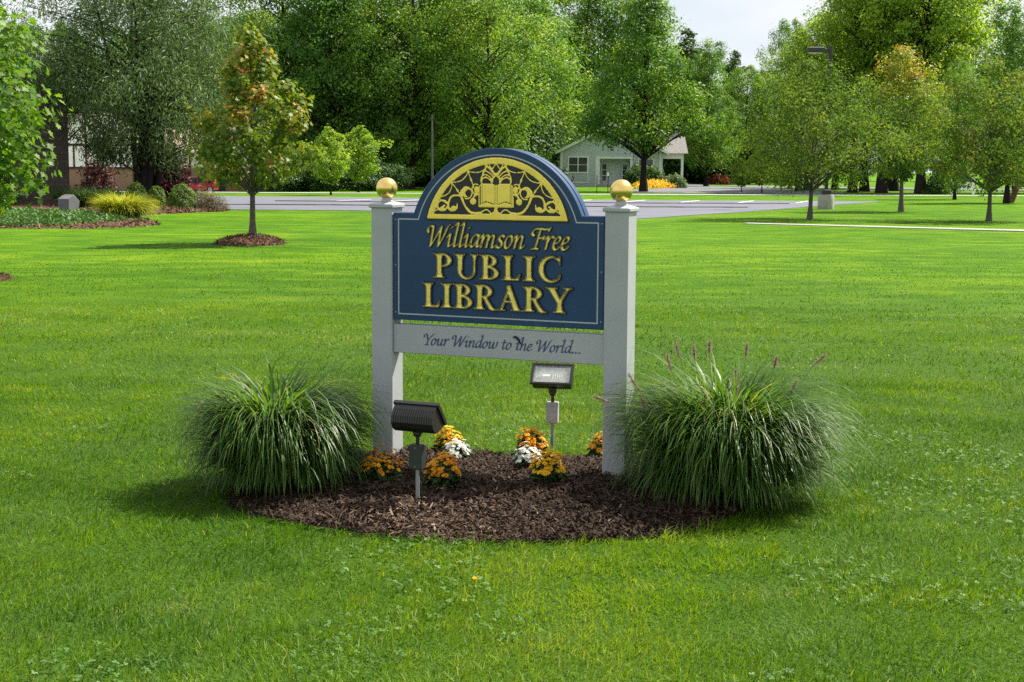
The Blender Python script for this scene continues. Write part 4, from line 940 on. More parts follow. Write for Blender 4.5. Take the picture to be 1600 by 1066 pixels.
# ================================================================= buildings
def brick(name, c1, c2, mortar, sc=1.):
    m, t, b = nodes(name); tc = t.nodes.new('ShaderNodeTexCoord'); sx = t.nodes.new('ShaderNodeSeparateXYZ'); cb = t.nodes.new('ShaderNodeCombineXYZ'); ad = t.nodes.new('ShaderNodeMath')
    t.links.new(tc.outputs['Object'], sx.inputs[0]); t.links.new(sx.outputs['X'], ad.inputs[0]); t.links.new(sx.outputs['Y'], ad.inputs[1]); t.links.new(ad.outputs[0], cb.inputs[0]); t.links.new(sx.outputs['Z'], cb.inputs[1])
    br = t.nodes.new('ShaderNodeTexBrick'); br.inputs['Scale'].default_value = sc; br.inputs['Brick Width'].default_value = .4; br.inputs['Row Height'].default_value = .2; br.inputs['Mortar Size'].default_value = .012
    br.inputs['Color1'].default_value = (*c1, 1); br.inputs['Color2'].default_value = (*c2, 1); br.inputs['Mortar'].default_value = (*mortar, 1)
    bp = t.nodes.new('ShaderNodeBump'); bp.inputs['Strength'].default_value = .5; bp.inputs['Distance'].default_value = .01; bp.invert = True
    t.links.new(cb.outputs[0], br.inputs['Vector']); t.links.new(br.outputs['Color'], b.inputs['Base Color']); t.links.new(br.outputs['Fac'], bp.inputs['Height']); t.links.new(bp.outputs[0], b.inputs['Normal']); b.inputs['Roughness'].default_value = .85
brick('brown_block', (.06, .046, .038), (.085, .064, .052), (.035, .03, .027))
brick('red_brick', (.26, .13, .085), (.32, .165, .11), (.3, .25, .2), 2.2)
def siding(name, col, pitch):
    m, t, b = nodes(name); b.inputs['Base Color'].default_value = (*col, 1); b.inputs['Roughness'].default_value = .6
    tc = t.nodes.new('ShaderNodeTexCoord'); w = t.nodes.new('ShaderNodeTexWave'); w.wave_type = 'BANDS'; w.bands_direction = 'Z'; w.wave_profile = 'SAW'; w.inputs['Scale'].default_value = .314/pitch
    bp = t.nodes.new('ShaderNodeBump'); bp.inputs['Strength'].default_value = 1; bp.inputs['Distance'].default_value = .02
    t.links.new(tc.outputs['Object'], w.inputs['Vector']); t.links.new(w.outputs['Fac'], bp.inputs['Height']); t.links.new(bp.outputs[0], b.inputs['Normal'])
siding('grey_siding', (.5, .54, .61), .16)
plain('white_trim', (.78, .78, .76), .6, noise=.06, nscale=2)
plain('stucco', (.85, .83, .78), .85, noise=.08, nscale=2)
plain('timber', (.04, .028, .022), .8, noise=.3, nscale=6)
plain('shingle', (.18, .17, .165), .9, noise=.35, nscale=5, bump=.6, bscale=9)
plain('shingle_tan', (.33, .24, .19), .9, noise=.3, nscale=4, bump=.6, bscale=9)
plain('metal_roof', (.30, .38, .47), .4, metal=.2, noise=.12, nscale=2)
plain('dark_pane', (.02, .025, .03), .08, spec=.8)
plain('garage_dark', (.03, .025, .025), .7)
plain('grey_door', (.48, .53, .53), .5)

def window(parent, x0, x1, z0, z1, y, cols=2, rows=2, fw=.09, frame='white_trim', out=-1):
    """pane set back in a proud frame on a wall whose face is at y (facing -y)"""
    mb = MB(); a, b_ = y-.02, y-.075
    mb.box(x0-fw, x1+fw, b_, y+.01, z1, z1+fw); mb.box(x0-fw, x1+fw, b_, y+.01, z0-fw, z0); mb.box(x0-fw, x0, b_+.003, y+.01, z0, z1); mb.box(x1, x1+fw, b_+.003, y+.01, z0, z1)
    for c in range(1, cols): x = x0+(x1-x0)*c/cols; mb.box(x-.05, x+.05, b_+.006, y+.01, z0, z1)
    for r in range(1, rows): z = z0+(z1-z0)*r/rows; mb.box(x0, x1, b_+.015, y+.01, z-.025, z+.025)
    f = mb.ob('window', frame, parent); mb = MB(); mb.box(x0, x1, y-.03, y-.012, z0, z1); mb.ob('pane', 'dark_pane', f)
    return f
# brown block library building at far left (shaded corner)
T = thing('brick_building', 'tall brown block building corner in shade behind the left trees', 'building', (-19.45, 64.5, 0), .36)
mb = MB(); mb.box(-2.35, 0, 0, 9, 0, 5.6); mb.ob('wall', 'brown_block', T)
mb = MB(); mb.box(-16, -2.36, 2.0, 12, 0, 3.6); mb.ob('side_wing', 'brown_block', T)
mb = MB(); mb.prism([(-17, 3.4), (-2.37, 3.4), (-2.37, 5.4), (-7, 11.5), (-17, 11.5)], 1.6, 12, 'y'); rf = mb.ob('roof', 'metal_roof', T)
for k in range(11):
    mb = MB(); x = -16.4+k*1.3; mb.box(x, x+.06, 1.54, 1.6, 3.5, 5.0); mb.ob('roof_seam', 'metal_roof', rf)
mb = MB(); mb.box(-2.43, .08, -.08, 9.08, 5.6, 5.78); mb.ob('coping', 'timber', T)
# half-timbered house
T = thing('timbered_house', 'white half-timbered house over brick, glimpsed behind the willow and red-tinged maple', 'house', (0, 0, -.62))
Y0 = 145.
def tw(px, Y=Y0): return (px-800)/F_PX*Y*1.0
xl, xm, xr = -46.5, -37.5, -18.9
mb = MB(); mb.box(xl, xm, Y0, Y0+10, 0, 2.2); mb.ob('wall', 'red_brick', T)
mb = MB(); mb.prism([(xl, 2.2), (xm, 2.2), (xm, 4.6), ((xl+xm)/2, 7.6), (xl, 4.6)], Y0-.05, Y0+10, 'y'); ga = mb.ob('gable', 'stucco', T)
for (xa, za, xb, zb, w) in [(xl, 2.25, xm, 2.25, .2), (xl, 4.5, xm, 4.5, .2), (-42, 2.3, -42, 7.4, .18), (-44.2, 4.5, -44.2, 6, .15), (-39.8, 4.5, -39.8, 6, .15), (-44.2, 4.5, -42, 6.6, .14), (-39.8, 4.5, -42, 6.6, .14), (-40.9, 2.3, -40.9, 4.5, .15), (-38.6, 2.3, -38.6, 5.2, .15), (-43.2, 2.3, -43.2, 4.5, .15), (-45, 2.3, -45, 5.2, .15)]:
    d = np.array([xb-xa, zb-za]); d = d/np.linalg.norm(d); nrm = np.array([-d[1], d[0]])*w/2
    mb = MB(); mb.prism([(xa+nrm[0], za+nrm[1]), (xb+nrm[0], zb+nrm[1]), (xb-nrm[0], zb-nrm[1]), (xa-nrm[0], za-nrm[1])], Y0-.13, Y0-.05, 'y'); mb.ob('timber_beam', 'timber', ga)
for sg in (-1, 1):
    cx = (xl+xm)/2; mb = MB(); e = cx+sg*5.1
    mb.prism([(cx, 7.62), (e, 4.22), (e, 4.42), (cx, 7.86)], Y0-.7, Y0+10.2, 'y'); mb.ob('roof', 'shingle', T)
mb = MB(); mb.box(xm, xr, Y0+1, Y0+10, 0, 2.3); w2 = mb.ob('wall', 'red_brick', T)
mb = MB(); mb.box(xm, xr, Y0+.95, Y0+10, 2.3, 3.9); up = mb.ob('upper_wall', 'stucco', T)
for k in range(12):
    mb = MB(); x = xm+.6+k*1.6; mb.box(x, x+.15, Y0+.87, Y0+.95, 2.3, 3.9); mb.ob('timber_beam', 'timber', up)
mb = MB(); mb.prism([(Y0+.2, 3.8), (Y0+10.5, 3.8), (Y0+5.6, 6.4)], xm-.2, xr+.4, 'x'); mb.ob('roof', 'shingle_tan', T)
for x in (-34.6, -31.2, -26.4):
    mb = MB(); mb.box(x, x+2.6, Y0+.9, Y0+1.02, 0, 2.15); mb.ob('garage_opening', 'garage_dark', T)  # flat dark slab stands in for the shade inside an open garage
window(T, -23.4, -21.8, .9, 2.0, Y0+1)
# grey-green house
T = thing('grey_house', 'small grey-green clapboard house with white trim behind the tall tree', 'house', (0, 0, 0)); Y1 = 150.
mb = MB(); mb.prism([(4.9, 0), (15.2, 0), (15.2, 3.6), (10.05, 6.25), (4.9, 3.6)], Y1+1.1, Y1+12, 'y'); mb.ob('wall', 'grey_siding', T)
mb = MB(); mb.prism([(4.9, 0), (8.55, 0), (8.55, 5.47), (4.9, 3.6)], Y1, Y1+1.1, 'y'); mb.prism([(8.55, 2.95), (12.2, 2.95), (12.2, 5.1), (10.05, 6.25), (8.55, 5.47)], Y1, Y1+1.1, 'y'); mb.prism([(12.2, 0), (15.2, 0), (15.2, 3.6), (12.2, 5.1)], Y1+.6, Y1+1.1, 'y'); mb.ob('gable', 'grey_siding', T)
for sg in (-1, 1):
    e = 10.05+sg*5.75; mb = MB(); mb.prism([(10.05, 6.28), (e, 3.32), (e, 3.5), (10.05, 6.5)], Y1-.45, Y1+12.4, 'y'); rf = mb.ob('roof', 'shingle', T)
    mb = MB(); mb.prism([(10.05, 6.22), (e, 3.26), (e, 3.54), (10.05, 6.54)], Y1-.55, Y1-.45, 'y'); mb.ob('fascia', 'white_trim', rf)
for x in (4.82, 8.4, 14.95): 
    mb = MB(); mb.box(x, x+.22, Y1-.04 if x < 14 else Y1+.56, Y1+.1 if x < 14 else Y1+.7, 0, 3.5 if x != 8.4 else 2.9); mb.ob('corner_board', 'white_trim', T)
for x in (8.62, 11.95):
    mb = MB(); mb.box(x, x+.24, Y1+.02, Y1+.26, .25, 2.95); mb.ob('porch_column', 'white_trim', T)
mb = MB(); mb.box(8.55, 12.2, Y1-.02, Y1+1.1, 0, .25); mb.ob('porch_floor', 'concrete_walk', T)
mb = MB(); mb.box(8.4, 12.4, Y1-.05, Y1-.001, 2.85, 3.05); mb.ob('porch_beam', 'white_trim', T)
mb = MB(); mb.box(9.9, 10.95, Y1+1.04, Y1+1.1, .25, 2.4); d = mb.ob('door', 'grey_door', T)
mb = MB(); mb.box(10.02, 10.07, Y1+.98, Y1+1.04, 1.25, 1.4); mb.ob('handle', 'screw', d)
window(T, 9.15, 9.6, .6, 2.3, Y1+1.1, 1, 3, .06); window(T, 11.25, 11.7, .6, 2.3, Y1+1.1, 1, 3, .06)
window(T, 5.7, 7.55, 1.5, 2.95, Y1, 2, 2, .14)
mb = MB(); mb.box(5.55, 7.7, Y1-.04, Y1-.001, .35, .45); mb.box(5.55, 5.65, Y1-.04, Y1-.001, .45, 1.36); mb.box(7.6, 7.7, Y1-.04, Y1-.001, .45, 1.36); mb.ob('panel_trim', 'white_trim', T)
window(T, 12.9, 14.3, 1.3, 2.8, Y1+.6, 2, 2, .12)
# side porch
mb = MB(); mb.box(15.2, 17.6, Y1+2.0, Y1+9, 0, .3); mb.ob('porch_floor', 'concrete_walk', T)
for x in (15.22, 17.36):
    mb = MB(); mb.box(x, x+.24, Y1+2.05, Y1+2.29, .3, 2.9); mb.ob('porch_column', 'white_trim', T)
mb = MB(); mb.box(15.2, 17.6, Y1+2.0, Y1+2.3, 2.9, 3.5); mb.ob('porch_beam', 'stucco', T)
mb = MB(); mb.box(15.46, 17.36, Y1+2.12, Y1+2.2, 1.05, 1.13); mb.box(15.46, 17.36, Y1+2.12, Y1+2.2, .4, .48)
for k in range(13): x = 15.5+k*.15; mb.box(x, x+.05, Y1+2.14, Y1+2.18, .48, 1.05)
mb.ob('railing', 'white_trim', T)
mb = MB(); mb.prism([(Y1+1.5, 3.45), (Y1+9.6, 3.45), (Y1+5.5, 5.7)], 14.4, 18.0, 'x'); mb.ob('roof', 'shingle', T)

# ================================================================= street furniture, vehicles
plain('concrete_base', (.33, .32, .29), .9, noise=.3, nscale=4, bump=.4, bscale=25)
plain('pole_bronze', (.03, .026, .024), .5, noise=.2, nscale=5)
T = thing('light_pole', 'tall bronze parking-lot light on a round concrete base among the right trees', 'light pole', (13.87, 65.06, 0))
mb = MB(); mb.lathe([(.36, -.05), (.36, .6), (.34, .64), (.05, .645)], 28); mb.ob('concrete_base', 'concrete_base', T, smooth=True)
mb = MB(); mb.box(-.2, .2, -.2, .2, .645, .86, bev=.02); mb.ob('base_cover', 'pole_bronze', T)
mb = MB(); mb.box(-.075, .075, -.075, .075, .86, 7.15, bev=.01); mb.ob('pole', 'pole_bronze', T)
mb = MB(); mb.box(-.42, -.075, -.04, .04, 6.86, 6.98); mb.ob('arm', 'pole_bronze', T)
mb = MB(); mb.box(-1.0, -.3, -.2, .2, 6.82, 7.06, bev=.03); hd_ = mb.ob('lamp_head', 'pole_bronze', T)
mb = MB(); mb.box(-.95, -.36, -.15, .15, 6.805, 6.82); mb.ob('lens', 'reflector', hd_)
for k in range(4):
    mb = MB(); mb.box(.075, .1, -.03, .03, 6.0+k*.16, 6.1+k*.16); mb.ob('bracket', 'pole_bronze', T)
plain('wood_pole', (.09, .088, .085), .85, noise=.3, nscale=4)
T = thing('utility_pole', 'thin grey pole standing against the dark wood left of the sign arch', 'pole', (-5.9, 107.5, 0))
mb = MB(); mb.tube([(0, 0, -.2), (0, 0, 5.6)], [.09, .065], 10); mb.ob('shaft', 'wood_pole', T, smooth=True)
mb = MB(); mb.box(-.16, .16, -.03, .03, 5.3, 5.38); mb.ob('crossarm', 'wood_pole', T)
plain('red_wood', (.14, .055, .03), .85, noise=.4, nscale=6)
T = thing('leaning_post', 'leaning reddish-brown post at the far right edge', 'post', (27.5, 81.3, 0))
mb = MB(); mb.tube([(0, 0, -.2), (.42, 0, 1.0), (1.4, .1, 3.6)], [.17, .16, .14], 10); mb.ob('shaft', 'red_wood', T, smooth=True)
mb = MB(); mb.tube([(.56, 0, 1.38), (.62, 0, 1.54)], [.17, .168], 10); mb.ob('band', 'bark_dark', T, smooth=True)
for k, (x, y, lab) in enumerate([(6.1, 106.8, 'thin dark stake on the lawn before the grey house, left one'), (6.95, 107.5, 'thin dark stake on the lawn before the grey house, right one')]):
    T = thing('stake', lab, 'stake', (x, y, 0), 0, 'stakes before the grey house')
    mb = MB(); mb.tube([(0, 0, -.1), (0, 0, 1.3)], .028, 6); mb.ob('shaft', 'bark_dark', T)
    if k:
        mb = MB(); mb.box(-.06, .06, -.02, .02, 1.25, 1.5); mb.ob('tag', 'white_trim', T)
# white notice board with two dark lines of text, far right
T = thing('notice_board', 'white two-row notice board on posts beyond the right trees', 'sign', (33.05, 108, 0))
for x in (-.78, .78):
    mb = MB(); mb.box(x-.08, x+.08, -.06, .06, -.1, 1.32); mb.ob('post', 'white_trim', T)
for z in (.42, .86):
    mb = MB(); mb.box(-.7, .7, -.05, -.02, z, z+.38, bev=.01); bd = mb.ob('board', 'white_trim', T)
    for x0, x1 in ((-.55, -.1), (0, .22), (.3, .58)):
        mb = MB(); mb.box(x0, x1, -.056, -.0505, z+.12, z+.26); mb.ob('text_row', 'garage_dark', bd)

plain('car_red', (.42, .02, .045), .22, spec=.6); plain('car_dark', (.03, .032, .035), .25, spec=.6)
plain('tyre', (.015, .015, .016), .8); plain('rim_metal', (.5, .5, .52), .3, metal=.8); plain('car_glass', (.03, .04, .05), .05, spec=.9); plain('headlamp', (.75, .75, .7), .15); plain('tail_lamp', (.35, .01, .01), .2)
def car(name, label, cat, loc, rz, paint, kind='sedan', lit=False):
    """front is +x; lofted lower body, glass cabin, roof, wheels"""
    T = thing(name, label, cat, loc, rz)
    if kind == 'sedan': L, W, st, cab = 4.5, .87, [(-2.25, .42, .72, .7), (-2.15, .3, .92, .8), (-1.6, .24, .98, .86), (-.4, .22, .95, .87), (.9, .22, .93, .87), (1.4, .24, .86, .86), (1.95, .28, .76, .8), (2.2, .34, .66, .68)], [(-1.75, .95), (-1.1, 1.36), (-.2, 1.42), (.35, 1.38), (1.15, .92)]
    else: L, W, st, cab = 5.1, .95, [(-2.55, .55, 1.05, .88), (-2.45, .42, 1.12, .93), (-1, .38, 1.12, .95), (.8, .38, 1.12, .95), (1.5, .4, 1.12, .94), (2.3, .42, 1.06, .9), (2.55, .5, .92, .84)], ([(-2.45, 1.1), (-2.2, 1.74), (.1, 1.8), (.55, 1.74), (1.2, 1.1)] if kind == 'suv' else [(-.75, 1.1), (-.6, 1.72), (.1, 1.78), (.5, 1.72), (1.15, 1.1)])
    mb = MB(); V = []; m = 10
    for x, zb, zt, w in st:
        for yy, zz in ((-.8, zb), (-1, zb+.12), (-1, (zb+zt)/2), (-.97, zt-.1), (-.86, zt), (.86, zt), (.97, zt-.1), (1, (zb+zt)/2), (1, zb+.12), (.8, zb)): V.append((x, yy*w, zz))
    n = len(st); mb.add(V, [(i*m+j, i*m+(j+1) % m, (i+1)*m+(j+1) % m, (i+1)*m+j) for i in range(n-1) for j in range(m)]+[tuple(range(m)), tuple((n-1)*m+j for j in range(m))])
    body = mb.ob('body', paint, T, smooth=True)
    mb = MB(); V = []; k = len(cab)
    z0 = cab[0][1]
    for x, z in cab: q = (z-z0)/(max(c[1] for c in cab)-z0); w = W*(.95-.2*max(q, 0)); V += [(x, -w, z), (x, w, z)]
    q = 2*k; base = [(cab[0][0], -W*.95, z0-.04), (cab[0][0], W*.95, z0-.04), (cab[-1][0], -W*.95, z0-.06), (cab[-1][0], W*.95, z0-.06)]
    mb.add(V+base, [(2*i, 2*i+1, 2*i+3, 2*i+2) for i in range(k-1)]+[tuple(range(0, 2*k, 2))+(q+2, q), tuple(range(1, 2*k, 2))+(q+3, q+1)])
    gl = mb.ob('cabin_glass', 'car_glass', T)
    mb = MB(); tops = cab[1:-1]
    V = [];
    for x, z in tops: w = W*.765; V += [(x, -w, z+.012), (x, w, z+.012), (x, -w, z-.05), (x, w, z-.05)]
    nt = len(tops); mb.add(V, [(4*i, 4*i+1, 4*i+5, 4*i+4) for i in range(nt-1)]+[(4*i, 4*i+4, 4*i+6, 4*i+2) for i in range(nt-1)]+[(4*i+1, 4*i+5, 4*i+7, 4*i+3) for i in range(nt-1)]); mb.ob('roof', paint, T)
    for sg in (-1, 1):
        for (a, b_) in ((cab[0], cab[1]), (cab[-1], cab[-2]), ((tops[nt//2][0]-.05, z0), (tops[nt//2][0], tops[nt//2][1]))):
            mb = MB(); mb.tube([(a[0], sg*W*.955, a[1]), (b_[0], sg*W*.765, b_[1])], .04, 6); mb.ob('pillar', paint, T)
    wb = 1.35 if kind == 'sedan' else 1.55; wr = .32 if kind == 'sedan' else .38
    for x in (-wb, wb):
        for sg in (-1, 1):
            mb = MB(); mb.tube([(x, sg*(W-.2), wr), (x, sg*(W+.015), wr)], wr, 20); w = mb.ob('wheel', 'tyre', T, smooth=True)
            mb = MB(); mb.tube([(x, sg*(W-.02), wr), (x, sg*(W+.03), wr)], wr*.62, 14); mb.ob('rim', 'rim_metal', w, smooth=True)
    for sg in (-1, 1):
        x, zb, zt, w = st[-1]; mb = MB(); mb.box(x-.12, x+.015, *sorted((sg*w*.55, sg*w*.97)), zt-.2, zt-.06, bev=.02); mb.ob('headlight', 'headlamp' if not lit else 'lit_lamp', T)
        x, zb, zt, w = st[0]; mb = MB(); mb.box(x-.015, x+.1, *sorted((sg*w*.6, sg*w*.98)), zt-.2, zt-.05, bev=.02); mb.ob('tail_light', 'tail_lamp', T)
    mb = MB(); x = st[-1][0]; mb.box(x-.1, x+.03, -st[-1][3]*.5, st[-1][3]*.5, st[-1][1]+.06, st[-1][1]+.2); mb.ob('grille', 'garage_dark', T)
    return T
m, t, b = nodes('lit_lamp'); b.inputs['Base Color'].default_value = (.9, .85, .7, 1); b.inputs['Emission Color'].default_value = (1, .85, .55, 1); b.inputs['Emission Strength'].default_value = 2.
car('red_sedan', 'wine-red sedan parked before the timbered house', 'car', (-29.3, 134.5, -.58), math.radians(-152), 'car_red')
car('red_pickup', 'red pickup mostly hidden behind the wine-red sedan', 'pickup', (-32.0, 139.5, -.58), math.radians(-165), 'car_red', 'pickup')
car('dark_suv', 'dark vehicle with a lit headlight at the far right edge', 'car', (46.6, 134, 0), math.radians(-105), 'car_dark', 'suv', True)
# ================================================================= shrubs and trees of the left bed
plain('grey_metal', (.1, .105, .11), .6, noise=.15, nscale=8)
T = thing('landscape_light', 'boxy grey landscape light above the juniper mat', 'light', (-15.0, 49.5, .1), -.35)
mb = MB(); mb.prism([(-.26, .1), (.26, 0.1), (.34, .42), (.02, .62), (-.24, .5)], -.22, .22, 'x'); mb.ob('housing', 'grey_metal', T)
mb = MB(); mb.box(-.05, .05, -.05, .05, -.1, .15); mb.ob('stem', 'grey_metal', T)
mb = MB(); mb.prism([(.05, .63), (.33, .452), (.335, .46), (.055, .638)], -.18, .18, 'x'); mb.ob('lens', 'reflector', T)
def shrub(name, label, loc, me, cat='shrub', group=None, sc=1., stem=.2):
    T = thing(name, label, cat, loc, 0, group, None if sc == 1 else (sc, sc, sc)); ob('foliage', me, T, kind='stuff')
    mb = MB()
    for k in range(5): a = 1.26*k; mb.tube([(0, 0, -.1), (stem*math.cos(a), stem*math.sin(a), stem*2)], [.02, .01], 5)
    mb.ob('stems', 'bark_dark', T); return T
shrub('boxwood', 'clipped round boxwood nearest the willow trunks, in shade', (-15.6, 60.8, .05), shrub_mesh('boxwood', .52, .98, 7500, .052, KITE, 'box_leaf', 81, .05, shell=.12, neat=.7), group='clipped boxwood balls')
shrub('boxwood', 'middle and narrowest of the three clipped round boxwoods', (-14.35, 59.1, .05), shrub_mesh('boxwood', .42, .86, 9000, .052, KITE, 'box_leaf', 82, .05, shell=.12, neat=.7), group='clipped boxwood balls')
shrub('boxwood', 'largest and brightest clipped round boxwood, beside the pinkish spirea', (-12.95, 57.5, .05), shrub_mesh('boxwood', .62, .95, 9000, .052, KITE, 'box_leaf', 83, .05, shell=.12, neat=.7), group='clipped boxwood balls')
shrub('spirea', 'low wispy pinkish-grey spirea at the end of the bed', (-11.75, 57.3, .04), shrub_mesh('spirea', .6, .56, 3000, .09, WILL, 'spirea_leaf', 84, .2, up=.9))
shrub('spirea', 'wispy tan spirea behind the largest boxwood', (-12.6, 59.3, .05), shrub_mesh('spirea', .5, .75, 2200, .11, WILL, 'spirea_leaf', 85, .22, up=1.))
shrub('purple_shrub', 'tall dark purple-leaved shrub right of the willow trunks', (-16.2, 68.9, .0), shrub_mesh('purple_shrub', 1.05, 2.5, 5200, .14, KITE, 'purple_leaf', 86, .16), stem=.4)
shrub('purple_shrub', 'smaller reddish shrub left of the willow trunks', (-21.2, 75.0, .0), shrub_mesh('purple_shrub', .85, 2.2, 2600, .14, KITE, 'purple_leaf', 87, .2), stem=.3)
# juniper mat
def juniper():
    g = R(90); n = 36000; s = np.sqrt(g.uniform(0, 1, n)); a = g.uniform(0, 6.283, n)
    x = -15.6+4.3*s*np.cos(a)*(1+.05*np.sin(5*a)); y = 44.0+4.6*s*np.sin(a)
    z = .12+.30*(1-s**5)*(.85+.15*wav(x, y, 91, 3))+.05*wav(x, y, 92, 9)
    P = np.stack([x, y, z*g.uniform(.75, 1, n)-.08], 1)
    N = unit(g, n)*.8+np.array([0, -.2, .8]); N /= np.linalg.norm(N, axis=1)[:, None]
    V, Fc = place(P, N, unit(g, n)+np.array([0, 0, .7]), .1*g.uniform(.6, 1.3, n), KITE)
    T = thing('juniper', 'low spreading green juniper mat at the front of the left bed', 'shrub', (0, 0, 0))
    ob('foliage', mesh('juniper', V, Fc, 'juniper_leaf', var=np.repeat(np.clip(.5+.2*wav(x, y, 93, 4)+g.normal(0, .16, n), 0, 1), 4)), T, kind='stuff')
    mb = MB()
    for k in range(9): q = 6.28*k/9; mb.tube([(-15.6, 44, .05), (-15.6+2*math.cos(q), 44+2*math.sin(q), .22), (-15.6+3.9*math.cos(q), 44+4.2*math.sin(q), .12)], [.03, .02, .01], 5)
    mb.ob('branches', 'bark_dark', T)
juniper()
T = thing('yellow_grass', 'bright yellow-green ornamental grass clump beside the juniper mat', 'grass clump', (-12.0, 45.3, .08))
ob('blades', grass_mesh('yellow_blades', 2600, 1.15, .42, 'yellow_blade', 95, .018, 7, (.1, 1.0), 1.7)[0], T, kind='stuff')
for k, (x, y, lab) in enumerate([(-17.8, 60.5, 'dark strappy daylily clump against the brown block wall'), (-16.3, 57.5, 'dark strappy daylily clump behind the yellow grass')]):
    T = thing('daylily', lab, 'plant', (x, y, .05), k, 'daylily clumps by the wall')
    ob('blades', grass_mesh('lily_blades', 1300, 1.2, .8, 'lily_blade', 97+k, .03, 6, (.1, .9), 1.6)[0], T, kind='stuff')
# evergreen at the left edge
ms = tree_meshes('arborvitae', 2.6, .05, .95, 'column', 120, 7000, .12, KITE, 'dark_leaf', 'bark', .06, 101, csize=.2, up=.1, inner=.25)
plant_tree('evergreen', ms, 'dense dark green evergreen column beside the brown block wall', (-21.4, 60.5, 0))
# ---- maple at the left edge
tip = lambda P, v, g, h: np.clip(v*.9+.06, 0, 1)
ms = tree_meshes('green_maple', 4.9, .8, 1.5, 'oval', 190, 10500, .12, MAPL, 'maple_leaf', 'bark_grey', .06, 103, csize=.2, up=.7, inner=.42, flat=.75)
plant_tree('maple_tree', ms, 'young bright green maple cut off by the left edge', (-8.4, 21.45, .05), 1.9)
# ---- red-tinged maple
def autumn(P, v, g, h): return np.clip(.06+.36*sstep(.4, 1., P[:, 2]/h)+.22*sstep(.5, 1.4, np.hypot(P[:, 0], P[:, 1]))+(v-.45)*1.3, 0, 1)
ms = tree_meshes('red_maple', 4.5, 1.25, 1.32, 'pyram', 66, 5200, .12, MAPL, 'autumn_leaf', 'bark_grey', .075, 107, csize=.19, up=.6, inner=.32, flat=.7, twocol=autumn, lean=.012)
plant_tree('maple_tree', ms, 'slender young maple turning red and gold, in its own mulch ring', (-5.72, 32.22, .1), 5.3)
# ---- willow-leaved tree with many trunks
ms = tree_meshes('willow', 11.6, 2.3, 5.0, 'round', 260, 52000, .24, WILL, 'willow_leaf', 'bark_dark', .17, 109, csize=.15, droop=.16, trunks=6, up=.3, inner=.5, flat=.9, dense=6000)
plant_tree('willow_tree', ms, 'large multi-trunked tree with narrow grey-green leaves over the left bed', (-16.2, 65.2, 0), .3)

# ================================================================= right lawn trees
ms = tree_meshes('pear_a', 5.25, 1.3, 2.75, 'oval', 120, 17000, .11, KITE, 'pear_leaf', 'bark_grey', .085, 121, csize=.17, up=.5, inner=.45)
plant_tree('ornamental_tree', ms, 'broad low-branched ornamental tree in front of the parking-lot light', (10.31, 50.9, 0), 1.)
ms = tree_meshes('gold_tree', 6.8, 1.5, 1.75, 'oval', 120, 14000, .12, KITE, 'golden_leaf', 'bark_grey', .1, 123, csize=.22, up=.5, inner=.5, twocol=lambda P, v, g, h: np.clip(.12+.75*sstep(.45, 1, P[:, 2]/h)+(v-.45), 0, 1))
plant_tree('ornamental_tree', ms, 'middle lawn tree with golden tinged top, right of the parking-lot light', (16.28, 61.52, 0), 0)
ms = tree_meshes('pear_b', 5.2, 1.3, 2.35, 'oval', 105, 15000, .11, KITE, 'pear_leaf', 'bark_grey', .085, 125, csize=.18, up=.5, inner=.45)
plant_tree('ornamental_tree', ms, 'rounded ornamental tree with forked trunk nearest the right edge', (16.22, 49.94, 0), 2.)

# ================================================================= the woods
PRO = {
    'oak_a': tree_meshes('oak_a', 22, 2.0, 6.2, 'oval', 210, 30000, .28, KITE, 'wood_leaf', 'bark_dark', .42, 131, csize=.17, up=.6, inner=.42, lean=.03),
    'oak_b': tree_meshes('oak_b', 22, 3.0, 5.4, 'column', 190, 29000, .28, KITE, 'wood_leaf', 'bark_dark', .36, 132, csize=.18, up=.6, inner=.42, lean=.02),
    'oak_c': tree_meshes('oak_c', 20, 1.5, 5.6, 'round', 190, 29000, .28, KITE, 'wood_leaf', 'bark_dark', .36, 133, csize=.18, up=.6, inner=.42, lean=.04),
    'grove': tree_meshes('grove', 20, 5.2, 4.6, 'vase', 110, 22000, .27, KITE, 'light_leaf', 'bark_dark', .36, 134, csize=.2, up=.6, inner=.5, lean=.035),
    'walnut': tree_meshes('walnut', 21, 4.2, 6.2, 'round', 120, 25000, .28, KITE, 'light_leaf', 'bark_dark', .4, 135, csize=.19, up=.7, inner=.55, lean=.05),
    'house': tree_meshes('house_tree', 16.2, 3.3, 4.5, 'pyram', 150, 26000, .24, KITE, 'wood_leaf', 'bark_dark', .27, 136, csize=.2, up=.5, inner=.4, lean=.008),
    'pine': tree_meshes('pine', 20, 1.5, 3.4, 'pyram', 190, 16000, .34, KITE, 'dark_leaf', 'bark_dark', .26, 137, csize=.24, droop=.15, up=.2, inner=.35, flat=.4),
    'under': tree_meshes('under', 5.5, .2, 3.6, 'round', 90, 7000, .34, KITE, 'dark_leaf', 'bark_dark', .1, 138, csize=.24, up=.5, inner=.4),
    'sapling': tree_meshes('sapling', 4.2, .9, 1.15, 'oval', 60, 3600, .17, KITE, 'light_leaf', 'bark_dark', .05, 139, csize=.24, up=.5, inner=.5),
}
def X(px, Y): return (px-800)/F_PX*Y
_h = dict(oak_a=22, oak_b=22, oak_c=20, grove=20, walnut=21, house=16.2, pine=20, under=5.5, sapling=4.2)
def woods(kind, name, px, Y, h, label, wide=1., rz=None, group=None, dz=0.):
    s = h/_h[kind]; g = random.Random(int(px*7+Y))
    plant_tree(name, PRO[kind], label, (X(px, Y), Y, dz), g.uniform(0, 6.28) if rz is None else rz, group, (s*wide, s*wide, s))
woods('house', 'shade_tree', 1003, 115.4, 16.4, 'tall pyramidal green tree standing before the grey-green house', 1.0)
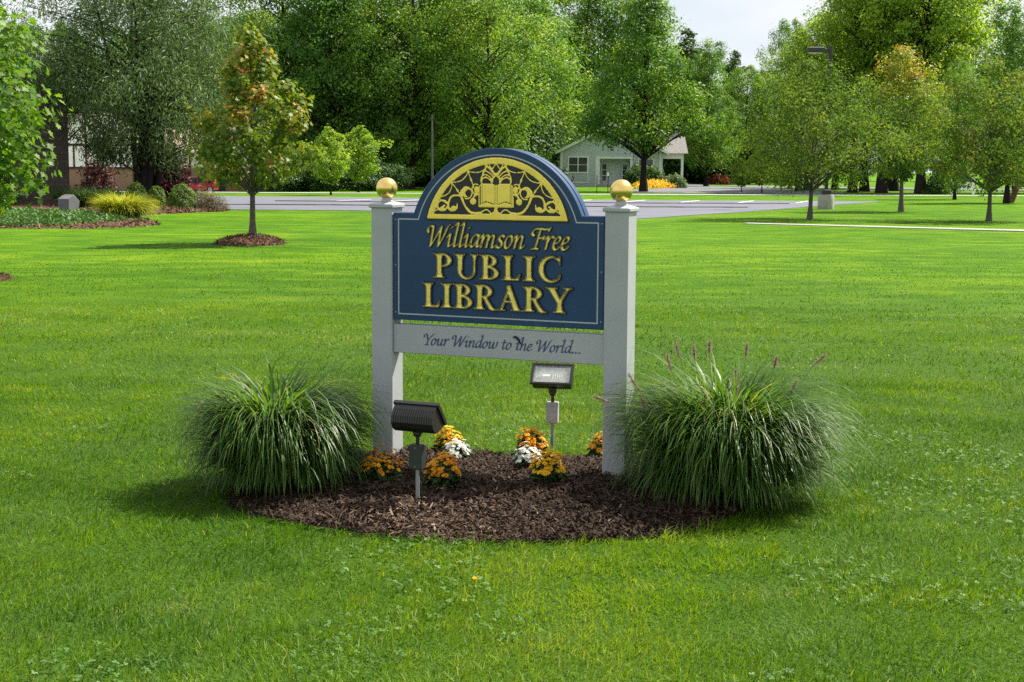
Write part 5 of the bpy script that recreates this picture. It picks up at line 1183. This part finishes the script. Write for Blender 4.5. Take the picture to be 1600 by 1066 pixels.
W1 = 'tall trees of the wood behind the parking lot'
for kind, px, Y, h, wide, lab in [
    ('oak_a', 452, 132, 23, 1., 'tall dark tree of the wood just right of the red-tinged maple'),
    ('oak_b', 520, 126, 23, 1., 'tall tree of the wood rising behind the light green sapling'),
    ('oak_a', 585, 135, 25, 1., 'tall limby tree of the wood behind the left gold ball'),
    ('oak_c', 640, 124, 19, 1., 'broad dark tree of the wood above the thin grey pole'),
    ('oak_b', 705, 132, 24, 1.05, 'tall tree of the wood left of the sign arch'),
    ('oak_c', 758, 122, 17, .95, 'lower dark tree of the wood behind the sign arch'),
    ('oak_a', 772, 150, 25, .95, 'tall bright green tree directly behind the sign arch'),
    ('oak_b', 832, 168, 26, 1., 'tall tree of the wood left of the grey-green house'),
    ('oak_a', 905, 188, 28, 1., 'tall tree rising behind the grey-green house gable'),
    ('oak_c', 955, 190, 26, 1., 'tree behind the grey-green house, left of its tall front tree')]:
    woods(kind, 'woodland_tree', px, Y, h, lab, wide, group=W1)
for kind, px, Y, h, wide, lab in [
    ('pine', 1068, 190, 19.5, 1.2, 'dark pine right behind the tall tree of the grey-green house'),
    ('oak_b', 1100, 160, 15.5, .9, 'bright green tree above the driveway end'),
    ('pine', 1138, 205, 18, 1.1, 'pointed dark pine against the sky above the driveway'),
    ('oak_c', 1165, 185, 14.5, .9, 'rounded green tree between the pines and the dark round-topped tree'),
    ('oak_c', 1226, 190, 20.6, .62, 'dark round-topped tree standing alone against the sky'),
    ('pine', 1182, 230, 17, 1.1, 'farthest dark pine low against the sky')]:
    woods(kind, 'woodland_tree', px, Y, h, lab, wide, group='trees behind the driveway')
for px, Y, h, lab in [
    (1244, 122, 13.5, 'leftmost dark trunk of the grove on the right lawn'), (1256, 128, 12, 'second trunk from the left in the grove'), (1300, 132, 14, 'grove tree directly behind the parking-lot light'),
    (1328, 118, 17.5, 'grove tree just right of the parking-lot light'), (1346, 126, 19, 'grove tree second right of the parking-lot light'), (1373, 116, 20.5, 'thick-trunked grove tree left of the golden tinged tree'), (1392, 128, 19, 'grove tree behind the golden tinged tree'), (1434, 112, 20.5, 'thickest trunk of the grove, beside the dark bush')]:
    woods('grove', 'grove_tree', px, Y, h, lab, 1., group='grove of tall trees on the right lawn')
woods('walnut', 'tall_tree', 1385, 145, 25, 'tallest yellow-green tree, right of the parking-lot light head', 1.0)
woods('walnut', 'tall_tree', 1470, 118, 20.5, 'tall open-limbed yellow-green tree above the notice board', .85)
woods('oak_b', 'woodland_tree', 1568, 80, 10.6, 'narrow dark tree with upright crown near the right edge', .85)
woods('oak_c', 'woodland_tree', 1610, 120, 14, 'dark tree cut off by the right edge', 1.)
woods('oak_c', 'lawn_tree', 1487, 90, 8.4, 'small tree with slim dark trunk in front of the notice board', .6)
woods('sapling', 'sapling', 517, 93.4, 4.2, 'light green sapling behind the parking lot, right of the red-tinged maple', 1.15)
woods('sapling', 'sapling', 560, 104, 4.6, 'grey-green sapling beside the brushy thicket', 1.3)
woods('sapling', 'sapling', 1155, 116, 2.6, 'small young tree with spreading top beside the driveway', 1.3)
woods('sapling', 'sapling', 1187, 112, 3.6, 'slim young tree on the strip between driveway and sidewalk', 1.2)
woods('sapling', 'sapling', 1217, 128, 3.0, 'yellow-green young tree left of the grove', 1.2)
# understory that closes the wood
k = 0
for px, Y, h in [(420, 150, 6), (470, 142, 5), (540, 145, 7), (600, 140, 6), (650, 145, 7), (700, 142, 7), (745, 150, 7), (785, 150, 7), (815, 165, 7), (1078, 195, 8), (1110, 200, 9), (1150, 215, 9), (1185, 220, 8), (1215, 225, 7)]:
    woods('under', 'understory_tree', px, Y, h, 'dark leafy undergrowth between the trunks of the far wood', 1.2, group='undergrowth of the far wood')
for px, Y, h, w in [(445, 110, 2.2, 'leftmost bush of the thicket along the far sidewalk'), (470, 112, 2.8, 'tallest bush of the thicket along the far sidewalk'), (500, 111, 2.6, 'thicket bush just left of the light green sapling'), (570, 112, 2.2, 'thicket bush behind the left gold ball'), (605, 113, 2., 'rightmost bush of the thicket along the far sidewalk')]:
    woods('under', 'thicket_bush', px, Y, h*1., w, 1.3, group='thicket along the far sidewalk')
for px, Y in [(350, 195), (400, 190), (440, 185), (500, 190), (560, 190), (620, 190), (680, 185), (740, 190), (800, 195), (850, 200), (1040, 235), (1090, 245), (250, 200), (180, 210), (100, 205), (20, 200)]:
    woods('oak_c', 'far_tree', px, Y, 21, 'far tree closing the wood behind the others', 1.15, group='far trees closing the wood')
for px, Y in [(1270, 260), (1340, 270), (1410, 265), (1480, 260), (1550, 255), (1620, 250), (1210, 270)]:
    woods('oak_c', 'distant_tree', px, Y, 12, 'distant tree beyond the road at the right', 1.5, group='distant trees beyond the road')
# shrubs of the far gardens
shrub('flower_bed', 'bank of yellow-orange flowers before the grey-green house', (X(1018, 140), 140, 0), shrub_mesh('flower_bank', 2.0, .75, 2600, .13, KITE, 'yellow_petal', 151, .15), cat='flowers', stem=.3)
shrub('house_shrub', 'dark rounded shrub under the left window side of the porch', (X(992, 147), 147, 0), shrub_mesh('house_shrub', 1.25, 2.0, 2200, .25, KITE, 'dark_leaf', 152, .15), group='shrubs at the grey house', stem=.4)
shrub('house_shrub', 'dark rounded shrub right of the tall tree trunk at the house', (X(1015, 147), 147, 0), shrub_mesh('house_shrub', 1.2, 1.9, 2200, .25, KITE, 'dark_leaf', 153, .15), group='shrubs at the grey house', stem=.4)
shrub('house_shrub', 'greyish shrub at the right end of the flower bank', (X(1053, 141), 141, 0), shrub_mesh('house_shrub', .95, 1.25, 1500, .2, KITE, 'willow_leaf', 154, .15), group='shrubs at the grey house', stem=.3)
shrub('red_shrub', 'low orange-red shrub at the driveway end', (X(1119, 190), 190, 0), shrub_mesh('red_shrub', 1.4, 1.1, 1200, .25, KITE, 'coral_leaf', 155, .12), stem=.3)
shrub('lawn_bush', 'dark rounded bush beside the thickest grove trunk', (X(1459, 111), 111, 0), shrub_mesh('lawn_bush', .8, 1.5, 2200, .2, KITE, 'dark_leaf', 156, .15), stem=.3)

# two dandelions in the lawn
plain('dandelion_stem', (.08, .13, .03), .6)
for x, y, lab in [(-.145, 5.56, 'single yellow dandelion in the lawn in front of the bed'), (-3.98, 14.25, 'tiny orange-yellow flower in the left lawn among dry spots')]:
    T = thing('dandelion', lab, 'flower', (x, y, 0)); g = R(int(y*10))
    mb = MB(); mb.tube([(0, 0, 0), (.004, 0, .03), (.006, 0, .055)], .0016, 6); mb.ob('stem', 'dandelion_stem', T)
    n = 60; a = g.uniform(0, 6.283, n); e = g.uniform(.1, .9, n); d = np.stack([np.cos(a)*np.cos(e), np.sin(a)*np.cos(e), np.sin(e)], 1)
    V, Fc = place(np.tile([[.006, 0, .055]], (n, 1)), np.cross(d, unit(g, n)), d, .016*g.uniform(.7, 1.1, n), WILL)
    ob('flower_head', mesh('dandelion_head', V, Fc, 'yellow_petal', var=np.repeat(g.uniform(.4, 1, n), 4)), T)
